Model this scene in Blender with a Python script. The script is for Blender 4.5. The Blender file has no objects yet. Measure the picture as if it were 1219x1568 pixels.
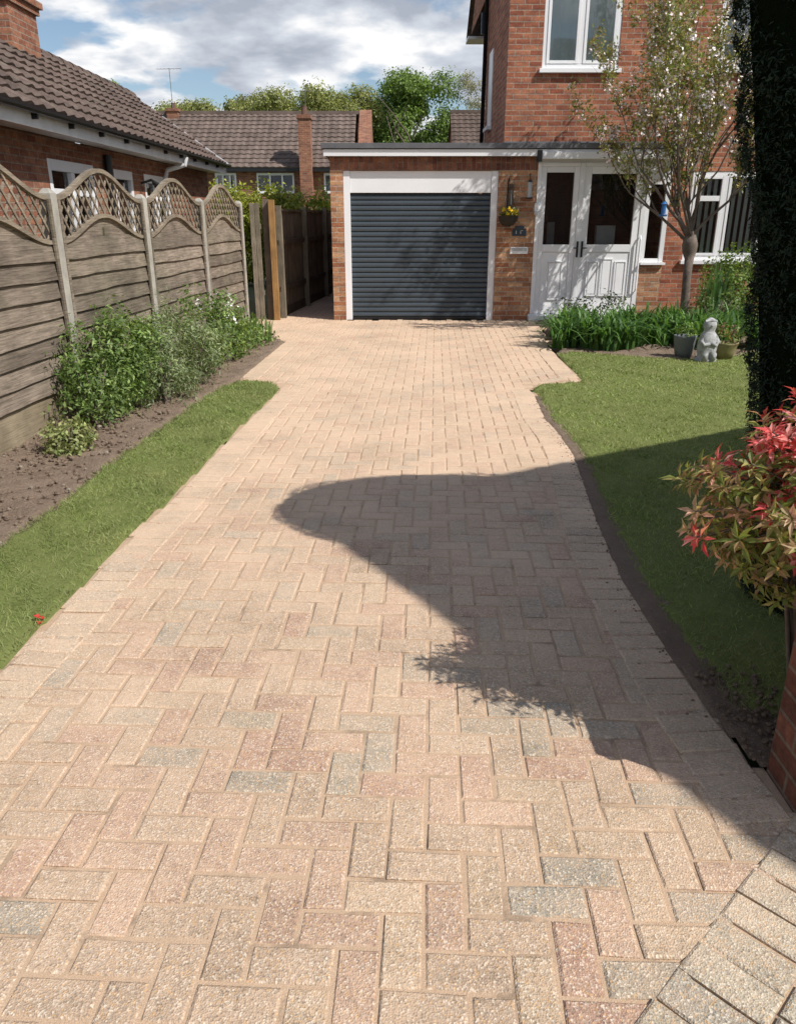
import bpy, math, random
import numpy as np
from mathutils import Vector, Matrix
random.seed(7)
rng = np.random.default_rng(7)
D = bpy.data
scn = bpy.context.scene

# ------------------------------------------------------------------ helpers
def link(o, parent=None):
    scn.collection.objects.link(o)
    if parent is not None:
        o.parent = parent
    return o

def empty(name):
    e = D.objects.new(name, None)
    e.empty_display_size = 0.3
    return link(e)

def V(*a): return Vector(a)

class NT:
    def __init__(s, name):
        s.m = D.materials.new(name); s.m.use_nodes = True
        s.t = s.m.node_tree
        s.b = s.t.nodes['Principled BSDF']
        s.out = s.t.nodes['Material Output']
    def n(s, typ, **kw):
        nd = s.t.nodes.new(typ)
        for k, v in kw.items(): setattr(nd, k, v)
        return nd
    def l(s, a, b): s.t.links.new(a, b)
    def coord(s, kind='Object'): return s.n('ShaderNodeTexCoord').outputs[kind]
    def mapping(s, src, scale=(1,1,1), rot=(0,0,0)):
        m = s.n('ShaderNodeMapping'); s.l(src, m.inputs['Vector'])
        m.inputs['Scale'].default_value = scale; m.inputs['Rotation'].default_value = rot
        return m.outputs[0]
    def noise(s, vec, scale, detail=4, rough=0.6, dist=0):
        n = s.n('ShaderNodeTexNoise'); s.l(vec, n.inputs['Vector'])
        n.inputs['Scale'].default_value = scale; n.inputs['Detail'].default_value = detail
        n.inputs['Roughness'].default_value = rough; n.inputs['Distortion'].default_value = dist
        return n.outputs['Fac']
    def ramp(s, fac, stops):
        r = s.n('ShaderNodeValToRGB'); s.l(fac, r.inputs[0])
        e = r.color_ramp.elements
        while len(e) < len(stops): e.new(0.5)
        for i, (p, c) in enumerate(stops):
            e[i].position = p
            e[i].color = (c, c, c, 1) if isinstance(c, (int, float)) else (*c, 1)
        return r.outputs[0]
    def mix(s, fac, a, b, mode='MIX'):
        m = s.n('ShaderNodeMix', data_type='RGBA', blend_type=mode)
        for src, idx in ((fac, 0), (a, 6), (b, 7)):
            if isinstance(src, (int, float)): m.inputs[idx].default_value = src
            elif isinstance(src, tuple): m.inputs[idx].default_value = (*src, 1)
            else: s.l(src, m.inputs[idx])
        return m.outputs[2]
    def attr(s, name='rnd'):
        return s.n('ShaderNodeAttribute', attribute_name=name).outputs['Color']
    def math(s, op, a, b=0.0):
        m = s.n('ShaderNodeMath', operation=op)
        for i, v in enumerate((a, b)):
            if isinstance(v, (int, float)): m.inputs[i].default_value = v
            else: s.l(v, m.inputs[i])
        return m.outputs[0]
    def bump(s, h, strength=0.3, dist=0.01):
        b = s.n('ShaderNodeBump'); s.l(h, b.inputs['Height'])
        b.inputs['Strength'].default_value = strength; b.inputs['Distance'].default_value = dist
        s.l(b.outputs[0], s.b.inputs['Normal'])
    def col(s, c): s.l(c, s.b.inputs['Base Color'])
    def set(s, rough=0.6, metal=0.0, spec=0.5):
        s.b.inputs['Roughness'].default_value = rough
        s.b.inputs['Metallic'].default_value = metal
        s.b.inputs['Specular IOR Level'].default_value = spec
        return s.m

def plain(name, c, rough=0.6, var=0.25, scale=3, bump=0.1, bscale=60, metal=0, spec=0.4):
    k = NT(name); co = k.coord()
    n = k.noise(co, scale, 4)
    f = k.ramp(n, [(0.3, 1 - var), (0.7, 1.0)])
    r = k.mix(0.25, f, k.attr(), 'MULTIPLY')
    k.col(k.mix(1.0, c, r, 'MULTIPLY'))
    k.bump(k.noise(co, bscale, 3), bump, 0.004)
    return k.set(rough, metal, spec)

def brick_mat(name, c1, c2, mortar, rot=0.0, w=0.225, h=0.075):
    k = NT(name); uv = k.coord('UV')
    vec = k.mapping(uv, rot=(0, 0, rot))
    b = k.n('ShaderNodeTexBrick'); k.l(vec, b.inputs['Vector'])
    b.inputs['Color1'].default_value = (*c1, 1); b.inputs['Color2'].default_value = (*c2, 1)
    b.inputs['Mortar'].default_value = (*mortar, 1)
    b.inputs['Scale'].default_value = 1; b.inputs['Mortar Size'].default_value = 0.0075
    b.inputs['Mortar Smooth'].default_value = 0.25; b.inputs['Bias'].default_value = -0.05
    b.inputs['Brick Width'].default_value = w; b.inputs['Row Height'].default_value = h
    co = k.coord()
    n1 = k.ramp(k.noise(co, 0.9, 4), [(0.3, 0.78), (0.7, 1.1)])
    n2 = k.ramp(k.noise(co, 35, 4, 0.7), [(0.3, 0.62), (0.7, 1.2)])
    n3 = k.ramp(k.noise(k.mapping(co, (1, 1, 3.2)), 4.2, 2), [(0.35, (0.72, 0.72, 0.76)), (0.65, (1.1, 1.05, 1.0))])
    c = k.mix(1, k.mix(1, k.mix(1, b.outputs['Color'], n1, 'MULTIPLY'), n2, 'MULTIPLY'), n3, 'MULTIPLY')
    k.col(c)
    inv = k.math('SUBTRACT', 1.0, b.outputs['Fac'])
    k.bump(k.math('ADD', inv, k.math('MULTIPLY', k.noise(co, 90, 3), 0.5)), 0.7, 0.006)
    return k.set(0.9, 0, 0.2)

M = {}
M['brick'] = brick_mat('brick_red', (0.32, 0.11, 0.065), (0.52, 0.23, 0.135), (0.42, 0.33, 0.26))
M['brick_pier'] = brick_mat('brick_pier', (0.42, 0.18, 0.095), (0.68, 0.42, 0.24), (0.54, 0.44, 0.34))
M['soldier'] = brick_mat('brick_soldier', (0.22, 0.085, 0.06), (0.38, 0.18, 0.11), (0.26, 0.20, 0.16), rot=math.pi / 2, w=0.215, h=0.075)
M['brick_old'] = brick_mat('brick_brown', (0.27, 0.11, 0.07), (0.42, 0.20, 0.12), (0.34, 0.27, 0.21))
M['brick_shaded'] = brick_mat('brick_shaded', (0.17, 0.07, 0.05), (0.27, 0.12, 0.08), (0.22, 0.17, 0.13))  # front garden wall brick, darkened so its shade is painted into the colour
M['upvc'] = plain('white_upvc', (0.88, 0.88, 0.89), 0.28, 0.06, 2, 0.02)
M['painted_white'] = plain('weathered_white', (0.74, 0.75, 0.76), 0.5, 0.2, 4, 0.05)
M['fascia_grey'] = plain('fascia_grey', (0.50, 0.52, 0.55), 0.5, 0.25, 4, 0.05)
M['felt'] = plain('roof_felt', (0.16, 0.16, 0.17), 0.9, 0.3, 6, 0.4, 200)
M['anthracite'] = plain('anthracite_slat', (0.060, 0.076, 0.092), 0.35, 0.12, 2, 0.03)
M['black'] = plain('black_plastic', (0.015, 0.015, 0.017), 0.4, 0.2, 5, 0.02)
M['dark'] = plain('dark_interior', (0.02, 0.02, 0.022), 0.8, 0.3, 2)
M['curtain'] = plain('net_curtain', (0.82, 0.88, 0.90), 0.8, 0.2, 2)
M['blind'] = plain('blind_slat', (0.80, 0.82, 0.82), 0.7, 0.15, 3)
M['concrete'] = plain('concrete_post', (0.47, 0.44, 0.38), 0.9, 0.35, 8, 0.4, 80)
M['stone'] = plain('statue_stone', (0.52, 0.52, 0.52), 0.9, 0.5, 22, 0.8, 60)
M['pot_dark'] = plain('glazed_pot_grey', (0.17, 0.18, 0.19), 0.5, 0.3, 8)
M['pot_olive'] = plain('pot_terracotta_olive', (0.28, 0.25, 0.11), 0.6, 0.4, 8)
M['coping'] = plain('coping', (0.20, 0.11, 0.08), 0.9, 0.4, 8, 0.4, 80)
M['blue'] = plain('blue_plastic', (0.03, 0.16, 0.45), 0.4)
M['basket'] = plain('basket_coir', (0.05, 0.04, 0.03), 0.9)
M['metal'] = plain('dull_metal', (0.16, 0.16, 0.17), 0.6)
M['plaque'] = plain('slate_plaque', (0.05, 0.07, 0.09), 0.4)
M['pebble'] = plain('pebble', (0.34, 0.28, 0.22), 0.9, 0.5, 20)

def wood_mat(name, c1, c2, green=0.25, vertical=False):
    k = NT(name); co = k.coord()
    g = k.noise(k.mapping(co, (30, 30, 1.5) if vertical else (5, 1.3, 34)), 2.6, 7, 0.75, 0.8)
    gg = k.ramp(g, [(.34, 0.0), (.66, 1.0)])
    c = k.mix(gg, c1, c2)
    c = k.mix(k.ramp(k.noise(co, 1.3, 5, .65), [(0.45, 0.0), (0.7, green)]), c, (0.13, 0.145, 0.07))
    c = k.mix(1, c, k.ramp(k.noise(co, 3.5, 4), [(.3, .65), (.65, 1.1)]), 'MULTIPLY')
    r = k.mix(0.75, (1.0, 1.0, 1.0), k.attr())
    c = k.mix(1, c, r, 'MULTIPLY')
    k.col(c); k.bump(g, 0.8, 0.006)
    return k.set(0.85, 0, 0.2)
M['wood'] = wood_mat('weathered_wood', (0.12, 0.095, 0.074), (0.43, 0.345, 0.27), .35)
M['wood_rail'] = wood_mat('rail_wood', (0.20, 0.16, 0.12), (0.44, 0.36, 0.27), .2)
M['wood_pale'] = wood_mat('pale_wood', (0.30, 0.235, 0.155), (0.50, 0.41, 0.285), 0.2)
M['wood_board'] = wood_mat('board_wood', (0.17, 0.14, 0.10), (0.42, 0.35, 0.26), 0.25, True)
M['wood_orange'] = wood_mat('orange_wood', (0.30, 0.16, 0.06), (0.46, 0.27, 0.11), 0.02, True)
M['wood_dark'] = wood_mat('dark_wood', (0.13, 0.10, 0.075), (0.24, 0.19, 0.14), 0.1, True)
M['bark'] = plain('bark', (0.20, 0.155, 0.125), 0.9, 0.5, 14, 0.9, 60)

def tile_mat(name, c):
    k = NT(name); co = k.coord(); 
    n = k.ramp(k.noise(co, 1.3, 4), [(0.3, 0.65), (0.7, 1.1)])
    n2 = k.ramp(k.noise(co, 25, 4, 0.7), [(0.35, 0.7), (0.65, 1.1)])
    r = k.mix(0.5, (1.0, 1.0, 1.0), k.attr())
    cc = k.mix(1, k.mix(1, k.mix(1, c, n, 'MULTIPLY'), n2, 'MULTIPLY'), r, 'MULTIPLY')
    cc = k.mix(k.ramp(k.noise(co, 6, 5, 0.7), [(0.56, 0), (0.70, 0.4)]), cc, (0.22, 0.21, 0.15))
    k.col(cc); k.bump(k.noise(co, 60, 3), 0.4, 0.005)
    return k.set(0.9, 0, 0.2)
M['tile'] = tile_mat('roof_tile_brown', (0.165, 0.12, 0.10))
M['tile2'] = tile_mat('roof_tile_grey_brown', (0.22, 0.165, 0.14))

def glass_mat():
    k = NT('window_glass')
    tr = k.n('ShaderNodeBsdfTransparent'); tr.inputs[0].default_value = (0.85, 0.9, 0.9, 1)
    gl = k.n('ShaderNodeBsdfGlossy'); gl.inputs['Roughness'].default_value = 0.02
    fr = k.n('ShaderNodeFresnel'); fr.inputs[0].default_value = 1.6
    f = k.math('ADD', fr.outputs[0], 0.05)
    ms = k.n('ShaderNodeMixShader'); k.l(f, ms.inputs[0]); k.l(tr.outputs[0], ms.inputs[1]); k.l(gl.outputs[0], ms.inputs[2])
    k.l(ms.outputs[0], k.out.inputs[0]); return k.m
M['glass'] = glass_mat()

def leaf_mat(name, transl=0.35, rough=0.5):
    k = NT(name); c = k.attr('col')
    k.l(c, k.b.inputs['Base Color']); k.set(rough, 0, 0.35)
    tb = k.n('ShaderNodeBsdfTranslucent'); k.l(k.mix(1, c, (1.25, 1.3, 0.6), 'MULTIPLY'), tb.inputs[0])
    ms = k.n('ShaderNodeMixShader'); ms.inputs[0].default_value = transl
    k.l(k.b.outputs[0], ms.inputs[1]); k.l(tb.outputs[0], ms.inputs[2]); k.l(ms.outputs[0], k.out.inputs[0])
    return k.m
M['leaf'] = leaf_mat('leaf')
M['leaf_dense'] = leaf_mat('leaf_dense', 0.05, 0.8)
M['grass'] = leaf_mat('grass_blade', 0.25, 0.6)
kk_ = NT('blossom_petal'); kk_.l(kk_.attr('col'), kk_.b.inputs['Base Color']); M['petal'] = kk_.set(.6, 0, .2)

class MB:
    def __init__(s): s.v = []; s.f = []; s.uv = []; s.mi = []; s.c = []; s.mats = []
    def m(s, mat):
        mat = M[mat] if isinstance(mat, str) else mat
        if mat not in s.mats: s.mats.append(mat)
        return s.mats.index(mat)
    def faces(s, pts, fs, mat, uvs=None, rc=None):
        b = len(s.v); s.v += [tuple(p) for p in pts]; mi = s.m(mat)
        rc = random.uniform(0.55, 1.0) if rc is None else rc
        for i, f in enumerate(fs):
            s.f.append([b + j for j in f]); s.mi.append(mi); s.c.append(rc)
            if uvs: s.uv.append(uvs[i])
            else:
                P = [Vector(pts[j]) for j in f]
                n = (P[1] - P[0]).cross(P[2] - P[0])
                a = [abs(x) for x in n]
                if a[2] >= a[0] and a[2] >= a[1]: s.uv.append([(p.x, p.y) for p in P])
                elif a[0] >= a[1]: s.uv.append([(p.y, p.z) for p in P])
                else: s.uv.append([(p.x, p.z) for p in P])
    def box8(s, p, mat, rc=None):
        s.faces(p, [(0,1,2,3),(7,6,5,4),(0,4,5,1),(1,5,6,2),(2,6,7,3),(3,7,4,0)], mat, rc=rc)
    def box(s, x0,x1,y0,y1,z0,z1, mat, rc=None):
        s.box8([(x0,y0,z0),(x0,y1,z0),(x1,y1,z0),(x1,y0,z0),(x0,y0,z1),(x0,y1,z1),(x1,y1,z1),(x1,y0,z1)], mat, rc)
    def lbox(s, o, ud, nr, u0,u1,d0,d1,z0,z1, mat, rc=None):
        Z = V(0,0,1); q = []
        for z in (z0, z1):
            for (u, d) in ((u0,d0),(u0,d1),(u1,d1),(u1,d0)):
                q.append(o + ud*u + nr*d + Z*z)
        s.box8(q, mat, rc)
    def bar(s, p0, p1, w, t, up, mat, rc=None):
        p0 = Vector(p0); p1 = Vector(p1); d = (p1-p0).normalized(); a = d.cross(up).normalized()*w/2; b = Vector(up).normalized()*t/2
        s.box8([p0-a-b, p0-a+b, p0+a+b, p0+a-b, p1-a-b, p1-a+b, p1+a+b, p1+a-b], mat, rc)
    def tube(s, pts, rs, mat, n=7, caps=True):
        pts = [Vector(p) for p in pts]
        ref = V(0.31, 0.9, 0.2)
        P = []; F = []
        for i, p in enumerate(pts):
            d = (pts[min(i+1, len(pts)-1)] - pts[max(i-1, 0)]).normalized()
            a = d.cross(ref)
            if a.length < 0.05: a = d.cross(V(1,0,0))
            a.normalize(); b = d.cross(a)
            for j in range(n):
                t = 2*math.pi*j/n
                P.append(p + (a*math.cos(t) + b*math.sin(t))*rs[i])
        for i in range(len(pts)-1):
            for j in range(n):
                k = (j+1) % n
                F.append((i*n+j, i*n+k, (i+1)*n+k, (i+1)*n+j))
        if caps:
            F.append(tuple(range(n))); F.append(tuple(range((len(pts)-1)*n, len(pts)*n)))
        s.faces(P, F, mat)
    def lathe(s, c, prof, mat, n=20, sx=1, sy=1):
        P = []; F = []
        for (r, z) in prof:
            for j in range(n):
                t = 2*math.pi*j/n
                P.append((c[0]+r*sx*math.cos(t), c[1]+r*sy*math.sin(t), c[2]+z))
        for i in range(len(prof)-1):
            for j in range(n):
                k = (j+1) % n
                F.append((i*n+j, i*n+k, (i+1)*n+k, (i+1)*n+j))
        s.faces(P, F, mat)
    def wall(s, o, ud, L, z0, z1, nr, ops, mat, reveal=0.1, uoff=0.0):
        us = sorted({0.0, L} | {e for a in ops for e in a[:2]}); zs = sorted({z0, z1} | {e for a in ops for e in a[2:]})
        Z = V(0,0,1)
        for i in range(len(us)-1):
            for j in range(len(zs)-1):
                um = (us[i]+us[i+1])/2; zm = (zs[j]+zs[j+1])/2
                if zm < z0 or zm > z1 or any(a[0] < um < a[1] and a[2] < zm < a[3] for a in ops): continue
                q = [(us[i],zs[j]),(us[i+1],zs[j]),(us[i+1],zs[j+1]),(us[i],zs[j+1])]
                s.faces([o+ud*u+Z*z for u,z in q], [(0,1,2,3)], mat, [[(u+uoff,z) for u,z in q]], 0.9)
        for a in ops:
            q = [(a[0],a[2]),(a[1],a[2]),(a[1],a[3]),(a[0],a[3])]
            for k in range(4):
                (u0,w0),(u1,w1) = q[k], q[(k+1)%4]
                P = [o+ud*u0+Z*w0, o+ud*u1+Z*w1, o+ud*u1+Z*w1-nr*reveal, o+ud*u0+Z*w0-nr*reveal]
                if k % 2: uv = [(0,w0),(0,w1),(reveal,w1),(reveal,w0)]
                else: uv = [(u0,0),(u1,0),(u1,reveal),(u0,reveal)]
                s.faces(P, [(0,1,2,3)], mat, [uv], 0.9)
    def build(s, name, parent=None, smooth=False, bevel=0):
        me = D.meshes.new(name); me.from_pydata(s.v, [], s.f)
        for mt in s.mats: me.materials.append(mt)
        me.polygons.foreach_set('material_index', s.mi)
        ul = me.uv_layers.new(name='UVMap')
        ul.data.foreach_set('uv', [x for f in s.uv for p in f for x in p])
        ca = me.color_attributes.new('rnd', 'FLOAT_COLOR', 'CORNER')
        ca.data.foreach_set('color', [x for c, f in zip(s.c, s.f) for _ in f for x in (c, c, c, 1)])
        if smooth: me.polygons.foreach_set('use_smooth', [True]*len(s.f))
        me.update()
        o = link(D.objects.new(name, me), parent)
        if bevel:
            b = o.modifiers.new('bevel', 'BEVEL'); b.width = bevel; b.segments = 2; b.limit_method = 'ANGLE'
        return o

def np_mesh(name, Vt, k, col, mat, parent=None):
    n = len(Vt); nf = n//k
    me = D.meshes.new(name)
    me.vertices.add(n); me.vertices.foreach_set('co', Vt.astype(np.float32).ravel())
    me.loops.add(n); me.loops.foreach_set('vertex_index', np.arange(n, dtype=np.int32))
    me.polygons.add(nf); me.polygons.foreach_set('loop_start', np.arange(0, n, k, dtype=np.int32))
    try: me.polygons.foreach_set('loop_total', np.full(nf, k, dtype=np.int32))
    except Exception: pass
    me.update(calc_edges=True)
    ca = me.color_attributes.new('col', 'FLOAT_COLOR', 'POINT')
    c4 = np.ones((n, 4), dtype=np.float32); c4[:, :3] = col
    ca.data.foreach_set('color', c4.ravel())
    me.materials.append(mat)
    return link(D.objects.new(name, me), parent)

def unit(a): return a/np.maximum(np.linalg.norm(a, axis=1, keepdims=True), 1e-6)

def leaves_quads(C, out, ln, wd, cols, updir=0.3, droop=0.0):
    n = len(C)
    nrm = unit(out + rng.normal(0, 0.7, (n, 3)) + np.array([0, 0, updir]))
    t = unit(np.cross(nrm, rng.normal(0, 1, (n, 3))))
    t[:, 2] -= droop; t = unit(t)
    w = unit(np.cross(nrm, t))
    ln = ln*rng.uniform(0.6, 1.3, (n, 1)); wd = wd*rng.uniform(0.7, 1.2, (n, 1))
    fold = nrm*wd*0.25
    Vt = np.stack([C - t*ln/2, C + w*wd/2 + fold, C + t*ln/2, C - w*wd/2 + fold], 1).reshape(-1, 3)
    idx = rng.integers(0, len(cols), n); c = np.array(cols)[idx]*rng.uniform(0.7, 1.25, (n, 1))
    return Vt, np.repeat(c, 4, 0)

def blob_clumps(center, rad, ncl, per, cr, flatbase=True, shell=0.75):
    center = np.array(center); rad = np.array(rad)
    d = unit(rng.normal(0, 1, (ncl, 3)))
    r = rng.uniform(shell, 1.08, (ncl, 1))*(1 + 0.12*np.sin(7*d[:, :1]+3*d[:, 1:2]))
    k = rng.random((ncl, 1)) < 0.25
    r = np.where(k, rng.uniform(0.3, 0.8, (ncl, 1)), r)
    cc = center + d*r*rad
    C = np.repeat(cc, per, 0) + rng.normal(0, cr, (ncl*per, 3))
    out = np.repeat(d, per, 0)
    shade = np.repeat(rng.uniform(0.65, 1.2, ncl), per)
    if flatbase:
        ok = C[:, 2] > 0.01; C = C[ok]; out = out[ok]; shade = shade[ok]
    return C, out, shade

def shrub(name, blobs, ln, wd, cols, mat='leaf', stems=True, parent=None, per=30, cr=0.05, dens=1.0, updir=0.3, droop=0.0):
    root = parent or empty(name)
    VV = []; CC = []
    st = MB()
    for (c, r) in blobs:
        area = 4*math.pi*((r[0]*r[1]+r[1]*r[2]+r[0]*r[2])/3)
        ncl = max(6, int(dens*area*40/(cr/0.05)**2*0.8))
        C, out, sh = blob_clumps(c, r, ncl, per, cr)
        vt, cl = leaves_quads(C, out, ln, wd, cols, updir, droop)
        VV.append(vt); CC.append(cl*np.repeat(sh, 4)[:, None])
        if stems:
            for i in range(7):
                a = random.uniform(0, 6.28); q = random.uniform(0.3, 0.8)
                st.tube([(c[0]+random.uniform(-.04,.04), c[1]+random.uniform(-.04,.04), min(0, c[2]-r[2])-0.02 if c[2]-r[2] < 0.1 else c[2]-r[2]),
                         (c[0]+q*r[0]*.5*math.cos(a), c[1]+q*r[1]*.5*math.sin(a), c[2]),
                         (c[0]+q*r[0]*math.cos(a), c[1]+q*r[1]*math.sin(a), c[2]+r[2]*0.7)], [0.009, 0.006, 0.003], 'bark', 5)
    np_mesh('foliage', np.concatenate(VV), 4, np.concatenate(CC), M[mat], root)
    if stems: st.build('stems', root, True)
    return root

def inpoly(x, y, poly):
    x = np.asarray(x); y = np.asarray(y); r = np.zeros(x.shape, bool); n = len(poly)
    j = n-1
    for i in range(n):
        xi, yi = poly[i]; xj, yj = poly[j]
        c = ((yi > y) != (yj > y)) & (x < (xj-xi)*(y-yi)/((yj-yi) if yj != yi else 1e-9)+xi)
        r ^= c; j = i
    return r

def snoise(x, y, s=1.0):
    return (np.sin(x*3.1*s+1.3)*np.cos(y*2.7*s+.4) + np.sin(x*7.3*s+y*5.1*s)*.5 + np.cos(y*11.7*s-x*9.2*s)*.3 + np.sin(x*23*s+2)*np.cos(y*19*s)*.2)/2

def poly_grid(name, poly, step, zf, mat, parent=None, skirt=-0.05):
    P = np.array(poly); x0, y0 = P.min(0)-step; x1, y1 = P.max(0)+step
    nx = int((x1-x0)/step)+1; ny = int((y1-y0)/step)+1
    gx, gy = np.meshgrid(x0+np.arange(nx+1)*step, y0+np.arange(ny+1)*step, indexing='ij')
    cx = gx[:-1, :-1]+step/2; cy = gy[:-1, :-1]+step/2
    ins = inpoly(cx, cy, poly)
    vi = np.arange((nx+1)*(ny+1)).reshape(nx+1, ny+1)
    f = np.stack([vi[:-1, :-1], vi[1:, :-1], vi[1:, 1:], vi[:-1, 1:]], -1)[ins]
    used = np.unique(f); remap = -np.ones(vi.size, int); remap[used] = np.arange(len(used))
    X = gx.ravel()[used]; Y = gy.ravel()[used]; Z = zf(X, Y)
    cnt = np.bincount(f.ravel(), minlength=vi.size)[used]
    Z = np.where(cnt < 4, skirt, Z)
    me = D.meshes.new(name); me.from_pydata(np.stack([X, Y, Z], 1).tolist(), [], remap[f].tolist())
    me.polygons.foreach_set('use_smooth', [True]*len(f)); me.materials.append(mat); me.update()
    return link(D.objects.new(name, me), parent)

def grass_blades(name, poly, dens, h, w, z0, cols, parent=None):
    P = np.array(poly); x0, y0 = P.min(0); x1, y1 = P.max(0)
    n = int((x1-x0)*(y1-y0)*dens)
    x = rng.uniform(x0, x1, n); y = rng.uniform(y0, y1, n)
    sc = np.clip(y/4.0, 0.8, 2.4)
    keep = inpoly(x, y, poly) & (rng.random(n) < 1/sc)
    x = x[keep]; y = y[keep]; sc = sc[keep]; n = len(x)
    patch = snoise(x, y, .9)+.5*snoise(y, x, 4)
    a = rng.uniform(0, 2*np.pi, n); hh = h*rng.uniform(0.4, 1.4, n)*(1+0.35*snoise(x, y, 2.5)); ww = w*sc*rng.uniform(.7, 1.3, n)
    lean = rng.normal(0, 0.9, (n, 2))*hh[:, None]
    z = np.full(n, z0)
    b0 = np.stack([x-np.cos(a)*ww/2, y-np.sin(a)*ww/2, z], 1)
    b1 = np.stack([x+np.cos(a)*ww/2, y+np.sin(a)*ww/2, z], 1)
    tp = np.stack([x+lean[:, 0], y+lean[:, 1], z+hh], 1)
    Vt = np.stack([b0, b1, tp], 1).reshape(-1, 3)
    c = np.array(cols)[rng.integers(0, len(cols), n)]*rng.uniform(.65, 1.3, (n, 1))*(1+0.28*patch)[:, None]
    yel = np.clip(snoise(y, x, 1.7)+.15, 0, 1)[:, None]; c = c*(1-.5*yel)+np.array([.48, .46, .20])*.5*yel
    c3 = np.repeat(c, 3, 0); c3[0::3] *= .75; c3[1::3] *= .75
    return np_mesh(name, Vt, 3, c3, M['grass'], parent)

def tile_roof(mb, o, u, v, LU, LV, pu=0.3, pv=0.3, amp=0.035, step=0.035, mat='tile', seg=5):
    u = u.normalized(); v = v.normalized(); n = u.cross(v)
    if n.z < 0: n = -n
    nr = int(LV/pv+.001); nc = int(LU/pu)
    prof = [0, .15, .6, 1.0, .6][:seg]
    for r in range(nr):
        for c in range(nc):
            P = []; F = []
            rc = random.uniform(.6, 1.05); jit = random.uniform(-.006, .006)
            for k in range(seg+1):
                hh = amp*(prof[k % seg] if k < seg else 0)
                uu = (c+k/seg)*pu
                P.append(o+u*uu+v*(r*pv)+n*(hh+step+jit))
                P.append(o+u*uu+v*((r+1)*pv+.02)+n*(hh+jit))
            for k in range(seg): F.append((2*k, 2*k+2, 2*k+3, 2*k+1))
            b = len(P)
            for k in range(seg+1):
                uu = (c+k/seg)*pu; P.append(o+u*uu+v*(r*pv)-n*.01)
            for k in range(seg): F.append((2*k, 2*k+2, b+k+1, b+k))
            mb.faces(P, F, mat, rc=rc)

# ------------------------------------------------------------------ ground
k = NT('ground_mat'); co = k.coord()
k.col(k.mix(k.noise(co, 0.4, 4), (0.06, 0.09, 0.03), (0.12, 0.13, 0.06))); k.bump(k.noise(co, 20, 4), .5, .02); M['ground'] = k.set(.95)
g = MB(); g.faces([(-400,-200,-.06),(400,-200,-.06),(400,900,-.06),(-400,900,-.06)], [(0,1,2,3)], 'ground'); g.build('ground')

drive = [(-1.6,-1.5),(-1.55,1.5),(-1.494,2.48),(-1.46,2.745),(-1.444,3.19),(-1.43,3.59),(-1.354,4.43),(-1.312,5.32),(-1.242,6.38),(-1.16,7.3),(-1.16,7.62),
         (-1.28,7.86),(-1.62,7.98),(-1.66,8.13),(-1.53,10.6),(-2.3,12.2),(-2.3,13.0),(-2.1,13.2),(-1.5,18.4),(-1.04,18.4),(-1.04,12.94),(2.2,12.94),(2.2,12.3),(1.96,10.23),(1.90,8.1),(1.86,7.9),
         (1.42,7.78),(1.29,7.55),(1.30,7.27),(1.247,6.38),(1.27,5.67),(1.253,5.24),(1.115,4.0),(1.058,3.256),(1.062,2.825),(1.07,2.275),(1.12,1.72),(3.2,1.72),(3.2,-1.5)]
k = NT('jointing_sand'); co = k.coord()
c = k.mix(k.noise(co, 9, 5), (0.50, 0.345, 0.225), (0.70, 0.51, 0.355)); c = k.mix(k.ramp(k.noise(co, 350, 3), [(.35, .35), (.6, 0.0)]), c, (.25, .17, .11))
c = k.mix(k.ramp(k.noise(co, 5.5, 5, .7), [(.34, .6), (.46, 0.0)]), c, (.20, .15, .11))
k.col(c); k.bump(k.noise(co, 250, 3), .8, .004); M['sand'] = k.set(.95, 0, .1)
sb = [(x*1.02 if y < 8.2 else x, y) for x, y in drive]
driveway = empty('block_paved_driveway')
poly_grid('sand_bed', [p if p[1] > 0 else (p[0], .2) for p in sb], .04, lambda X, Y: -.0042+.0020*snoise(X, Y, 2.2)+.0008*snoise(Y, X, 9), M['sand'], driveway, skirt=-.01)

k = NT('paver'); co = k.coord(); base = k.attr('rndc')
vo = k.n('ShaderNodeTexVoronoi'); k.l(co, vo.inputs['Vector']); vo.inputs['Scale'].default_value = 215
sep = k.n('ShaderNodeSeparateColor'); k.l(vo.outputs['Color'], sep.inputs[0])
light = k.ramp(sep.outputs[0], [(.76, 0.0), (.86, .60)]); darkf = k.ramp(sep.outputs[1], [(.74, 0.0), (.88, .48)])
c = k.mix(light, base, (.82, .72, .58)); c = k.mix(darkf, c, (.14, .11, .09))
c = k.mix(k.ramp(sep.outputs[2], [(.86, 0), (.93, .6)]), c, (.64, .38, .16))
c = k.mix(1, c, k.ramp(k.noise(co, 70, 5, .8), [(.3, .74), (.7, 1.2)]), 'MULTIPLY')
c = k.mix(1, c, k.ramp(k.noise(co, .8, 3), [(.35, .90), (.65, 1.08)]), 'MULTIPLY')
c = k.mix(k.ramp(k.noise(co, 2.4, 6, .7), [(.57, 0), (.74, .32)]), c, (.22, .185, .15))
sx = k.n('ShaderNodeSeparateXYZ'); k.l(co, sx.inputs[0])
mr = k.n('ShaderNodeMapRange'); k.l(sx.outputs[1], mr.inputs[0]); mr.inputs[1].default_value = 1.2; mr.inputs[2].default_value = 5.5; mr.inputs[3].default_value = .03; mr.inputs[4].default_value = .22
sn = k.math('ADD', k.math('ADD', k.math('MULTIPLY', k.noise(co, 1.6, 4), .62), k.math('MULTIPLY', k.noise(co, 15, 6, .75), .55)), mr.outputs[0])
sf = k.ramp(sn, [(.52, 0.0), (.90, .86)])
c = k.mix(sf, c, (.72, .52, .365))
k.col(c)
k.bump(k.math('ADD', k.math('MULTIPLY', vo.outputs['Distance'], 1.3), k.noise(co, 300, 2)), .6, .003)
M['paver'] = k.set(.88, 0, .25)

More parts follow.
